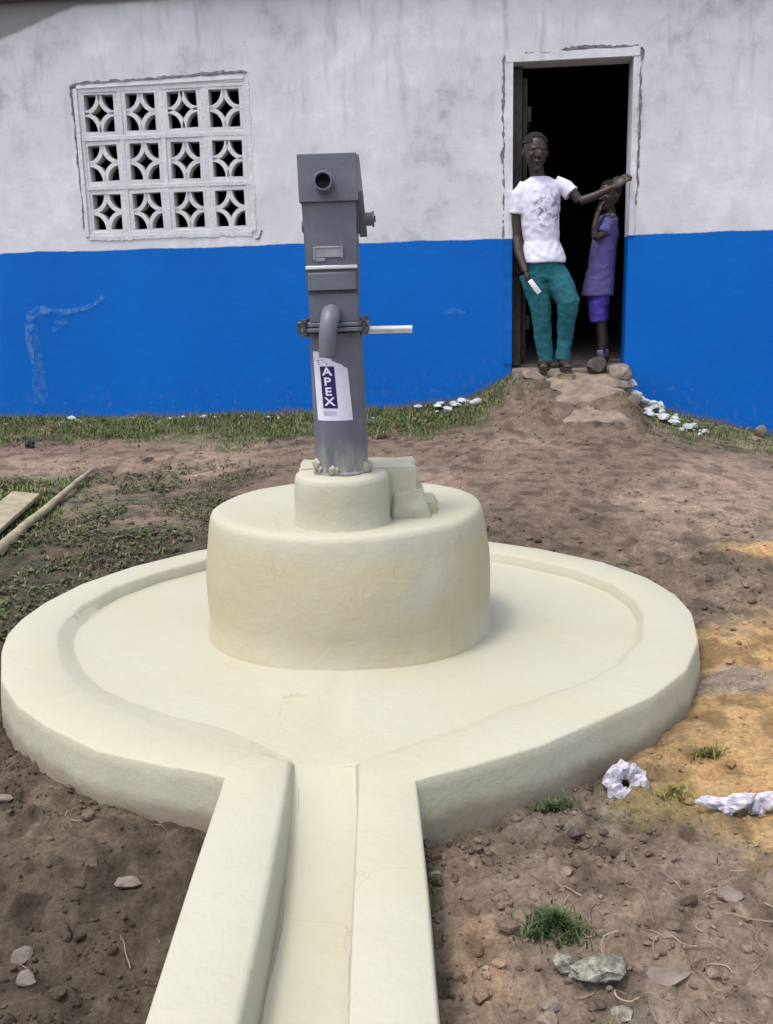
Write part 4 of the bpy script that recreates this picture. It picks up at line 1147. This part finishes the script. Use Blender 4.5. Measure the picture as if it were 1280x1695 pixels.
ovals(bm, [(k_(996, 505).x, 0, k_(0, 505).z, .078, .09), (k_(997, 480).x, 0, k_(0, 480).z, .078, .085)])
tube(bm, [k_(993, 498, -.035), k_(995, 533, -.045)], [.062, .058], 16)
tube(bm, [k_(1000, 498, .045), k_(1003, 531, .055)], [.062, .056], 16)
fuse('shorts', bm, M_BLUEC, Ko, .006, 2, (.007, wr(31)))
for fx, cy in ((1001, -.03), (1010, .055)):
    p0 = k_(fx, 600, cy)
    bm = bmesh.new(); tube(bm, [(p0.x, cy, .045), (p0.x, cy, .085), (p0.x, cy, .098)], [.029, .028, .029], 14); from_bm('sock', bm, M_SOCK, Ko, True)
    bm = bmesh.new(); tube(bm, [(p0.x + .03, cy, .026), (p0.x, cy, .034), (p0.x - .05, cy - .03, .024), (p0.x - .095, cy - .055, .018)], [.022, .033, .030, .016], 14, flat=.9)
    for v in bm.verts: v.co.z = max(v.co.z, .0015)
    from_bm('shoe', bm, M_SOLE, Ko, True)
# ------------------------------------------------------------------ things lying about
def paper(name, loc, size, seed, mat, label, cat, group=None, rz=0.0):
    """a flattened ball of crumpled sheet: sharp random facets"""
    rnd = random.Random(seed); bm = bmesh.new(); bmesh.ops.create_icosphere(bm, subdivisions=4, radius=1.0)
    pl = [(Vector((rnd.gauss(0, 1), rnd.gauss(0, 1), rnd.gauss(0, 1) * .8)).normalized(), rnd.uniform(.45, .92), rnd.choice((-1, -1, 1))) for _ in range(80)]
    for v in bm.verts:
        p = v.co.copy(); d = 0.0
        for n_, o_, sg in pl:
            e = p.dot(n_) - o_
            if e > 0: d += sg * e * .9
        p *= max(.45, 1 + d * .7 + .14 * mn.noise(p * 3 + Vector((seed, 0, 0))) + .07 * mn.noise(p * 9))
        v.co = Vector((p.x * size[0], p.y * size[1], p.z * size[2]))
    mz = min(v.co.z for v in bm.verts)
    for v in bm.verts: v.co.z -= mz * .75
    o = from_bm(name, bm, mat, None, True, math.radians(16)); o.location = loc; o.rotation_euler = (0, 0, rz)
    return tag(o, label, cat, group)
M_TRASH = simple('dirty_white_paper', (.44, .41, .47), .8, 0, .35, 45, .004, 120)
M_TRASHG = simple('greenish_white_plastic', (.36, .43, .40), .5, 0, .3, 30)
M_BLACKT = simple('black_plastic', (.015, .015, .016), .5, 0, .2, 30)
M_WHITEST = simple('whitewashed_rubble', (.40, .395, .43), .85, 0, .25, 20, .004, 60)
# crumpled cup-like ring by the rim
bm = bmesh.new()
N = 26
rings = []
for r, z in ((.020, .008), (.040, .0), (.052, .018), (.050, .042), (.040, .056), (.026, .052), (.016, .040), (.010, .030)):
    rings.append([bm.verts.new((r * math.cos(2 * math.pi * k / N) * (1 + .4 * mn.noise(Vector((k * 1.1, z * 60, 2)))), r * math.sin(2 * math.pi * k / N) * (1 + .22 * mn.noise(Vector((k * .8, z * 50, 5)))), z + .022 * mn.noise(Vector((k * .9, r * 60, 8))))) for k in range(N)])
for a, b in zip(rings, rings[1:]):
    for k in range(N): bm.faces.new((a[k], a[(k + 1) % N], b[(k + 1) % N], b[k]))
cup = from_bm('crumpled_cup', bm, M_TRASH, None, True, math.radians(18)); cup.location = (.560, 2.14, gz(.56, 2.14) + .004); cup.rotation_euler = (math.radians(42), math.radians(-10), .2)
tag(cup, 'crumpled white paper cup lying against the right side of the apron', 'litter')
paper('crumpled_paper', (.760, 1.985, gz(.76, 1.985) + .0), (.062, .030, .030), 5, M_TRASH, 'large crumpled white paper on the orange sand at the right edge', 'litter')
paper('crumpled_paper', (.835, 1.995, gz(.835, 1.995) + .0), (.030, .024, .026), 6, M_TRASH, 'small crumpled white paper touching the right end of the large one', 'litter', rz=.6)

# stones one can point at
def stone_at(x, y, s, seed, mat, label, sink=.3, rz=0.0, sub=2):
    rock('stone', (x, y, gz(x, y)), s, seed, mat, label, 'stone', rz=rz, flat=-1 + sink + .35, sub=sub)
rock('stone', (-.548, 1.760, gz(-.548, 1.76) + .01), (.028, .018, .014), 21, M_STONEP, 'pale pinkish stone on dark soil left of the channel', 'stone')
rock('stone', (.352, 1.470, gz(.352, 1.47) + .004), (.046, .034, .024), 22, M_STONEG, 'largest flat pale grey stone on the soil right of the channel', 'stone', rz=.2, sub=3, flat=.55, jag=.6)
rock('stone', (.292, 1.478, gz(.292, 1.478) + .0), (.022, .020, .020), 23, M_STONEG, 'small pale grey stone touching the left end of the largest grey stone', 'stone')
rock('stone', (.370, 1.385, gz(.37, 1.385) + .0), (.024, .018, .012), 24, M_STONEG, 'small grey stone just below the largest grey stone', 'stone')
rock('stone', (.255, 1.400, gz(.255, 1.40) + .0), (.020, .016, .012), 25, M_STONEP, 'tan stone lower left of the largest grey stone', 'stone')
rock('stone', (.480, 1.470, gz(.48, 1.47) + .0), (.040, .026, .010), 26, M_STONEP, 'flat tan stone to the right of the largest grey stone', 'stone')
rock('stone', (.083, 1.800, gz(.083, 1.80) + .0), (.015, .014, .013), 27, M_STONEG, 'small pale stone close to the right edge of the channel', 'stone')
rock('stone', (-.690, 1.555, gz(-.69, 1.555) + .0), (.020, .024, .018), 28, M_STONE, 'brown stone at the lower left edge of the picture', 'stone')
rock('stone', (-.655, 1.480, gz(-.655, 1.48) + .0), (.018, .015, .015), 29, M_STONE, 'smaller brown stone at the lower left beside the bigger one', 'stone')
rock('stone', (-.945, 2.12, gz(-.945, 2.12) + .0), (.030, .014, .010), 30, M_STONEP, 'flat tan stone on the soil below the left part of the rim', 'stone')
rock('stone', (.665, 1.70, gz(.665, 1.70) + .0), (.026, .022, .012), 31, M_STONEP, 'flat tan stone below the crumpled white papers', 'stone')
rock('stone', (.40, 1.93, gz(.40, 1.93) + .0), (.020, .014, .011), 32, M_STONED, 'small dark stone on the soil below the right part of the rim', 'stone')

# whitewashed rubble either side of the doorway
def pile(pts, grp, label, mat_w, seed0):
    for k, (u, d, s) in enumerate(pts):
        x, y = wxy(u, d); m = mat_w if k % 4 else M_TRASHG
        o = rock('stone', (x, y, gz(x, y) + s * .55), (s * random.uniform(.8, 1.3), s * random.uniform(.5, .9), s * random.uniform(.3, .7)), seed0 + k, m, label if k % 4 else label.replace('whitish', 'greenish'), 'stone', grp, sub=1 if s < .03 else 2, rz=k * 1.3, flat=0.5)
random.seed(31)
pts = []
for k in range(54):
    f = (k % 27) / 26; u = .50 + .44 * f + random.gauss(0, .045); d = -.14 - .30 * f - random.gauss(0, .10); d = min(d, -.06)
    pts.append((u, d, random.choice((.012, .018, .024, .034, .050)) * (1.15 - .35 * f)))
pile(pts, 'whitish rubble heaped right of the doorstep', 'whitish lump in the rubble heap along the wall right of the doorway', M_WHITEST, 100)
pts = []
for k in range(20):
    u = -.74 + random.gauss(0, .12); d = -.07 - abs(random.gauss(0, .10)); pts.append((u, d, random.uniform(.016, .042)))
pile(pts, 'whitish rubble left of the doorway', 'whitish lump in the small rubble heap by the wall left of the doorway', M_WHITEST, 150)
pts = [(-3.50, -.12, .030), (-3.44, -.14, .022), (-3.38, -.22, .014), (-2.75, -.12, .018), (-2.66, -.10, .022), (-2.50, -.13, .026), (-2.42, -.12, .018), (-2.22, -.14, .018), (-2.02, -.16, .026), (-1.94, -.18, .018), (-1.25, -.30, .014), (-.95, -.42, .015), (-1.05, -.36, .012)]
pile(pts, 'whitish bits in the grass along the blue wall', 'whitish bit of rubble in the grass strip along the blue wall', M_WHITEST, 180)
x, y = wxy(1.38, -.12); rock('stone', (x, y, gz(x, y)), (.045, .035, .055), 61, M_STONEP, 'upright tan stone against the blue wall far right', 'stone')
x, y = wxy(1.30, -.32); rock('stone', (x, y, gz(x, y)), (.040, .025, .02), 62, M_STONEP, 'long tan stone lying in front of the upright stone far right', 'stone')
o = paper('black_rag', (-2.30, 6.22, gz(-2.30, 6.22) - .002), (.030, .02, .022), 9, M_BLACKT, 'small black scrap lying on the bare path at the left', 'litter')
o = paper('dark_rag', (-1.42, 5.75, gz(-1.42, 5.75) - .002), (.04, .012, .014), 10, M_STONED, 'long dark brown scrap on the path left of the drum', 'litter')
# pale leaf behind the pump
def leaf_mesh(L, W, bend=.3):
    bm = bmesh.new(); n = 8; prev = None
    for k in range(n + 1):
        f = k / n; w_ = W * math.sin(math.pi * min(1, f * .96 + .03)) ** .8; z = bend * L * math.sin(f * 2.2) * .5
        row = [bm.verts.new((f * L, -w_, z + w_ * .35)), bm.verts.new((f * L, 0, z)), bm.verts.new((f * L, w_, z + w_ * .35))]
        if prev:
            for m in range(2): bm.faces.new((prev[m], prev[m + 1], row[m + 1], row[m]))
        prev = row
    return bm
M_LEAFP = simple('pale_dry_leaf', (.34, .38, .27), .6, 0, .2, 40)
lf = from_bm('dry_leaf', leaf_mesh(.13, .038), M_LEAFP, None, True); lf.location = (-.06, 6.05, gz(-.06, 6.05) + .012); lf.rotation_euler = (-.5, -.35, .5)
tag(lf, 'pale green dry leaf on the ground just right of the pump pipe', 'leaf')

# bamboo stick and board at the left edge
def gline(x0, y0, x1, y1, n, dz=.02):
    return [(x0 + (x1 - x0) * k / n + .003 * math.sin(k * 1.9), y0 + (y1 - y0) * k / n, base_ground(np.array([x0 + (x1 - x0) * k / n]), np.array([y0 + (y1 - y0) * k / n]))[0] + dz + .003 * math.sin(k * 1.3)) for k in range(n + 1)]
M_STICK = simple('weathered_bamboo', (.27, .235, .16), .8, 0, .25, 14, .003, 60)
bm = bmesh.new()
pts = gline(-1.72, 3.75, -1.70, 5.50, 14, .035)
rad = []
for k in range(len(pts)): rad.append(.030 * (1 - .62 * k / (len(pts) - 1)) * (1.12 if k % 4 == 0 else 1))
tube(bm, pts, rad, 12)
o = from_bm('fallen_pole', bm, M_STICK, None, True, math.radians(50)); tag(o, 'long thin dry pole lying in the weeds at the left edge', 'pole')
bm = bmesh.new()
box(bm, -.075, .075, -.55, .55, -.012, .012, .004, 1)
for v in bm.verts:
    if v.co.y > .4: v.co.y += .05 * mn.noise(Vector((v.co.x * 30, 0, 4)))
o = from_bm('fallen_board', bm, M_STICK, None, True, math.radians(40)); o.location = (-1.86, 4.42, gz(-1.86, 4.42) + .05); o.rotation_euler = (.06, .1, .05)
tag(o, 'short broad weathered board lying left of the dry pole', 'board')

# ------------------------------------------------------------------ loose soil, straw, grass (nobody could count them)
def frustum_ok(x, y):
    """rough: inside the strip that the place shows, a step to either side included"""
    return (np.abs(x + .0) < .55 + .52 * y) & (y > .9)
ico = None
def ico_mesh():
    bm = bmesh.new(); bmesh.ops.create_icosphere(bm, subdivisions=1, radius=1.0)
    V = np.array([v.co[:] for v in bm.verts]); F = np.array([[v.index for v in f.verts] for f in bm.faces]); bm.free(); return V, F
IV, IF = ico_mesh()
bm = bmesh.new(); bmesh.ops.create_icosphere(bm, subdivisions=2, radius=1.0)
IV2 = np.array([v.co[:] for v in bm.verts]); IF2 = np.array([[v.index for v in f.verts] for f in bm.faces]); bm.free()
def clods(name, n, region, smin, smax, pw, dens, colmul, label=None, V0=IV, F0=IF, mat=None, colf=None):
    x = rng.uniform(region[0], region[1], n); y = rng.uniform(region[2], region[3], n)
    keep = frustum_ok(x, y) & (slab_dist(x, y) > .012) & (rng.random(n) < dens(x, y)); u, d = wall_uv(x, y); keep &= d < -.02
    x, y = x[keep], y[keep]; m = len(x)
    s = smin * (smax / smin) ** (rng.random(m) ** pw)
    dirs = rng.normal(size=(m, 7, 3)); dirs /= np.linalg.norm(dirs, axis=2, keepdims=True)
    P = np.repeat(V0[None], m, 0)
    P = P * (1 + .16 * rng.normal(size=(m, len(V0), 1)) * (1 if len(V0) < 20 else .35))
    for k in range(7):
        e = np.clip(np.einsum('mvc,mc->mv', P, dirs[:, k]) - .62, 0, None); P = P - e[..., None] * dirs[:, k][:, None, :] * .9
    sc = np.stack([s * rng.uniform(.8, 1.35, m), s * rng.uniform(.7, 1.1, m), s * rng.uniform(.5, .85, m)], 1)
    P = P * sc[:, None, :]
    a = rng.uniform(0, 2 * math.pi, m); ca, sa = np.cos(a)[:, None], np.sin(a)[:, None]
    X = P[..., 0] * ca - P[..., 1] * sa; Y = P[..., 0] * sa + P[..., 1] * ca
    z = ground_z(x, y)
    P = np.stack([X + x[:, None], Y + y[:, None], P[..., 2] + (z + s * .22)[:, None]], -1)
    F = (F0[None] + (np.arange(m) * len(V0))[:, None, None]).reshape(-1, 3)
    c = ground_col(x, y) if colf is None else colf(x, y)
    c = c * (rng.uniform(colmul[0], colmul[1], m))[:, None]
    c = np.repeat(c, len(V0), 0)
    o = from_np(name, P.reshape(-1, 3), F, mat or M_CLOD, None, smooth=False, col=np.clip(c, .008, .9))
    if len(V0) > 20: o.data.polygons.foreach_set('use_smooth', [True] * len(o.data.polygons)); o.data.set_sharp_from_angle(angle=math.radians(30))
    return tag(o, label, 'soil', kind='stuff')
nearD = lambda x, y: (1 - .8 * sst(1.2, .7, np.hypot((x - 1.24) / .52, (y - 2.42) / .74))) * np.clip(1.05 - sst(1.8, 5.2, y) * .85, 0, 1) * (0.25 + .75 * sst(.40, .62, fbm(x, y, 3.0, 300, 3)))
clods('soil_crumbs', 42000, (-2.4, 2.4, .95, 4.6), .0022, .0075, 1.6, nearD, (.65, 1.4), 'fine crumbs of soil and grit over the ground round the apron')
clods('soil_clods', 9000, (-2.4, 2.4, .95, 4.6), .006, .022, 2.4, nearD, (.6, 1.25), 'larger clods of earth scattered over the ground round the apron', IV2, IF2)
clods('path_grit', 9000, (-3.6, 3.6, 4.3, 7.2), .004, .014, 2.5, lambda x, y: .25 + .6 * sst(.45, .65, fbm(x, y, 2.0, 310, 3)), (.55, 1.35), 'grit scattered over the path before the building')

def straws(name, n, region, lmin, lmax, w, col, dens, label, curl=.5, lift=.006):
    x = rng.uniform(region[0], region[1], n); y = rng.uniform(region[2], region[3], n)
    keep = frustum_ok(x, y) & (slab_dist(x, y) > .03) & (rng.random(n) < dens(x, y)); u, d = wall_uv(x, y); keep &= d < -.05
    x, y = x[keep], y[keep]; VV = []; FF = []; CC = []
    for i in range(len(x)):
        L = lmin * (lmax / lmin) ** (rng.random() ** 1.6); S = 7; a = rng.uniform(0, 6.283); k = rng.normal() * curl / S * 3; ww = w * rng.uniform(.6, 1.4)
        px, py = x[i], y[i]; path = []
        for j in range(S + 1):
            path.append((px, py, a)); px += math.cos(a) * L / S; py += math.sin(a) * L / S; a += k + rng.normal() * .12
        px = np.array([p[0] for p in path]); py = np.array([p[1] for p in path]); aa = np.array([p[2] for p in path])
        z = ground_z(px, py); z = np.maximum(z, np.interp(np.arange(S + 1), [0, S], [z[0], z[-1]])) + lift * (.4 + rng.random())
        b = len(VV) and sum(len(v) for v in VV)
        tp = ww * (1 - .6 * np.arange(S + 1) / S)
        nx_, ny_ = -np.sin(aa), np.cos(aa)
        A_ = np.stack([px + nx_ * tp, py + ny_ * tp, z], 1); B_ = np.stack([px - nx_ * tp, py - ny_ * tp, z], 1); C_ = np.stack([px, py, z + tp * 1.2], 1)
        V = np.stack([A_, C_, B_], 1).reshape(-1, 3)
        base = straws.c; straws.c += len(V)
        for j in range(S):
            o_ = base + j * 3
            FF += [(o_, o_ + 1, o_ + 4, o_ + 3), (o_ + 1, o_ + 2, o_ + 5, o_ + 4)]
        VV.append(V); cc = np.array(col) * rng.uniform(.55, 1.3); CC.append(np.repeat(cc[None], len(V), 0))
    straws.c = 0
    o = from_np(name, np.concatenate(VV), FF, M_LEAF, None, smooth=True, col=np.clip(np.concatenate(CC), .01, .9))
    return tag(o, label, 'straw', kind='stuff')
straws.c = 0
fr = lambda x, y: np.where(x > 0, sst(.35, .55, fbm(x, y, 3.1, 333, 3)) * (1 - sst(1.5, 2.1, y)) + .12, .35 * (1 - sst(2.5, 4, y)) + .08)
straws('dry_straw', 800, (-1.9, 2.0, .95, 4.2), .015, .10, .0011, (.22, .175, .125), fr, 'dry straw, rootlets and twigs strewn over the soil', .3)
straws('dry_roots', 46, (.30, .95, 1.15, 1.75), .05, .13, .0015, (.23, .175, .13), lambda x, y: 1 + 0 * x, 'pale dry roots tangled on the soil at the lower right', .55, .006)

def grass(name, n, region, hmin, hmax, w, dens, col, label, lean=.5):
    x = rng.uniform(region[0], region[1], n); y = rng.uniform(region[2], region[3], n)
    keep = frustum_ok(x, y) & (slab_dist(x, y) > .01) & (rng.random(n) < dens(x, y)); u, d = wall_uv(x, y); keep &= d < -.012
    x, y = x[keep], y[keep]; m = len(x); z = ground_z(x, y) - .002
    h = rng.uniform(hmin, hmax, m); a = rng.uniform(0, 2 * math.pi, m); ln = rng.uniform(.2, 1.0, m) * lean * 2; ww = w * rng.uniform(.6, 1.4, m)
    V = []
    for f, wf in ((0, .8), (.4, 1.0), (.75, .7), (1.0, .05)):
        ox = np.cos(a) * h * ln * f ** 1.7; oy = np.sin(a) * h * ln * f ** 1.7; oz = h * (f - .25 * ln * f * f)
        sx, sy = -np.sin(a) * ww * wf, np.cos(a) * ww * wf
        V.append(np.stack([x + ox + sx, y + oy + sy, z + oz], 1)); V.append(np.stack([x + ox - sx, y + oy - sy, z + oz], 1))
    V = np.stack(V, 1); b = (np.arange(m) * 8)[:, None, None]
    F = (np.array([[0, 1, 3, 2], [2, 3, 5, 4], [4, 5, 7, 6]])[None] + b).reshape(-1, 4)
    c = np.array(col)[None] * rng.uniform(.55, 1.35, (m, 1)) * (1 + rng.normal(size=(m, 3)) * .10)
    dry = rng.random(m) < .16; c[dry] = np.array([.22, .19, .09]) * rng.uniform(.6, 1.2, (dry.sum(), 1))
    o = from_np(name, V.reshape(-1, 3), F, M_LEAF, None, smooth=True, col=np.clip(np.repeat(c, 8, 0), .008, .8))
    return tag(o, label, 'grass', kind='stuff')
def wall_dens(x, y):
    u, d = wall_uv(x, y); return sst(-1.0, -.35, d + (fbm(x, y, 3, 400, 3) - .5) * 1.0) * sst(.24, .46, fbm(x, y, 6, 410, 3)) * (1 - np.exp(-((u - .12) / .50) ** 4)) * np.where(u > .4, .35, 1)
grass('wall_grass', 85000, (-3.6, 3.4, 5.6, 7.4), .012, .048, .0022, wall_dens, (.085, .120, .030), 'short patchy grass along the foot of the blue wall')
def lw(x, y): return sst(-.55, -1.0, x + (fbm(x, y, 4, 420, 3) - .5) * .6) * sst(2.9, 3.6, y) * (1 - sst(5.2, 5.8, y)) * sst(.34, .54, fbm(x, y, 5.5, 430, 3))
grass('weed_grass', 26000, (-2.8, -.4, 2.8, 5.9), .008, .030, .0026, lw, (.070, .080, .030), 'low weeds on the dark soil left of the apron')
grass('left_lawn', 16000, (-2.9, -1.5, 4.1, 5.6), .012, .040, .0028, lambda x, y: (1 - sst(5.2, 5.5, y + (fbm(x, y, 7, 130, 4) - .5) * .5)) * sst(-1.55, -2.0, x + (fbm(x, y, 5, 440, 3) - .5) * .5), (.085, .140, .022), 'bright green grass patch at the left edge')
grass('sparse_weeds', 5000, (-1.5, 1.7, 1.0, 3.2), .006, .022, .0016, lambda x, y: sst(.58, .74, fbm(x, y, 4.5, 450, 3)) , (.070, .080, .038), 'sparse weeds on the soil round the channel')
# broad low weed leaves
def weed_leaves(name, n, region, L, dens, col, label):
    x = rng.uniform(region[0], region[1], n); y = rng.uniform(region[2], region[3], n)
    keep = frustum_ok(x, y) & (slab_dist(x, y) > .02) & (rng.random(n) < dens(x, y)); u, d = wall_uv(x, y); keep &= d < -.04
    x, y = x[keep], y[keep]; m = len(x); z = ground_z(x, y) + rng.uniform(.004, .018, m)
    l = L * (.35 + 1.3 * rng.random(m) ** 2); w_ = l * rng.uniform(.22, .4, m); a = rng.uniform(0, 6.283, m); tl = rng.uniform(-.1, .6, m)
    T = np.array([[0, 0, 0], [.35, 1, .10], [.35, 0, 0], [.35, -1, .10], [.75, .75, .06], [.75, 0, -.02], [.75, -.75, .06], [1.05, 0, -.10]])
    F0 = np.array([[0, 2, 1], [0, 3, 2], [1, 2, 4], [2, 5, 4], [2, 3, 5], [3, 6, 5], [4, 5, 7], [5, 6, 7]])
    X = T[None, :, 0] * l[:, None]; Yl = T[None, :, 1] * w_[:, None]; Z = T[None, :, 2] * l[:, None] + X * tl[:, None] * (1 - .5 * T[None, :, 0])
    ca, sa = np.cos(a)[:, None], np.sin(a)[:, None]
    V = np.stack([x[:, None] + X * ca - Yl * sa, y[:, None] + X * sa + Yl * ca, z[:, None] + Z], -1)
    F = (F0[None] + (np.arange(m) * 8)[:, None, None]).reshape(-1, 3)
    c = np.array(col)[None] * rng.uniform(.4, 1.6, (m, 1)) * (1 + rng.normal(size=(m, 3)) * .14); br = rng.random(m) < .2; c[br] = np.array([.12, .09, .05]) * rng.uniform(.5, 1.3, (br.sum(), 1))
    o = from_np(name, V.reshape(-1, 3), F, M_LEAF, None, smooth=True, col=np.clip(np.repeat(c, 8, 0), .008, .8))
    return tag(o, label, 'weeds', kind='stuff')
weed_leaves('weed_leaves', 14000, (-2.6, -.45, 2.9, 5.7), .024, lambda x, y: np.minimum(1, lw(x, y) * .8), (.066, .080, .034), 'low broad leaved weeds on the dark soil left of the apron')
weed_leaves('wall_weed_leaves', 5000, (-3.5, 3.2, 5.8, 7.4), .026, lambda x, y: wall_dens(x, y) * .5, (.105, .115, .040), 'low leafy weeds among the grass along the wall')
# small green tuft lower right
def tuft(cx_, cy_, rx, ry, n, h, label, name='grass_tuft', col=(.055, .085, .030)):
    bm = bmesh.new()
    for k in range(n):
        r = abs(random.gauss(0, .5)); a = random.uniform(0, 6.283); x = cx_ + rx * r * math.cos(a); y = cy_ + ry * r * math.sin(a); z0 = gz(x, y)
        b = random.uniform(0, 6.283); L = h * random.uniform(.5, 1.2); w_ = .0016; ln = random.uniform(.2, 1.1); prev = None
        for f, wf in ((0, 1), (.4, 1), (.75, .7), (1, .05)):
            q_ = Vector((x - cx_ + math.cos(b) * L * ln * f ** 1.6, y - cy_ + math.sin(b) * L * ln * f ** 1.6, z0 + L * (f - .3 * ln * f * f)))
            s_ = Vector((-math.sin(b), math.cos(b), 0)) * w_ * wf; row = [bm.verts.new(q_ + s_), bm.verts.new(q_ - s_)]
            if prev: bm.faces.new((prev[0], prev[1], row[1], row[0]))
            prev = row
    o = from_bm(name, bm, None, None, True); o.location = (cx_, cy_, 0)
    o.data.materials.append(simple(name + '_green', col, .6, 0, .45, 60))
    return tag(o, label, 'grass', kind='stuff')
tuft(.30, 1.59, .075, .045, 650, .032, 'small dark green grass tuft above the largest grey stone')
tuft(.31, 1.33, .03, .02, 90, .022, 'tiny green tuft at the bottom edge below the grey stones')
tuft(.365, 2.035, .06, .012, 200, .030, 'green tuft growing under the rim right of the channel')
tuft(.80, 2.25, .05, .03, 220, .03, 'yellow green weeds on the orange sand', col=(.16, .15, .04))
tuft(.66, 2.07, .05, .02, 160, .02, 'yellow green weeds between the cup and the papers', col=(.20, .17, .05))
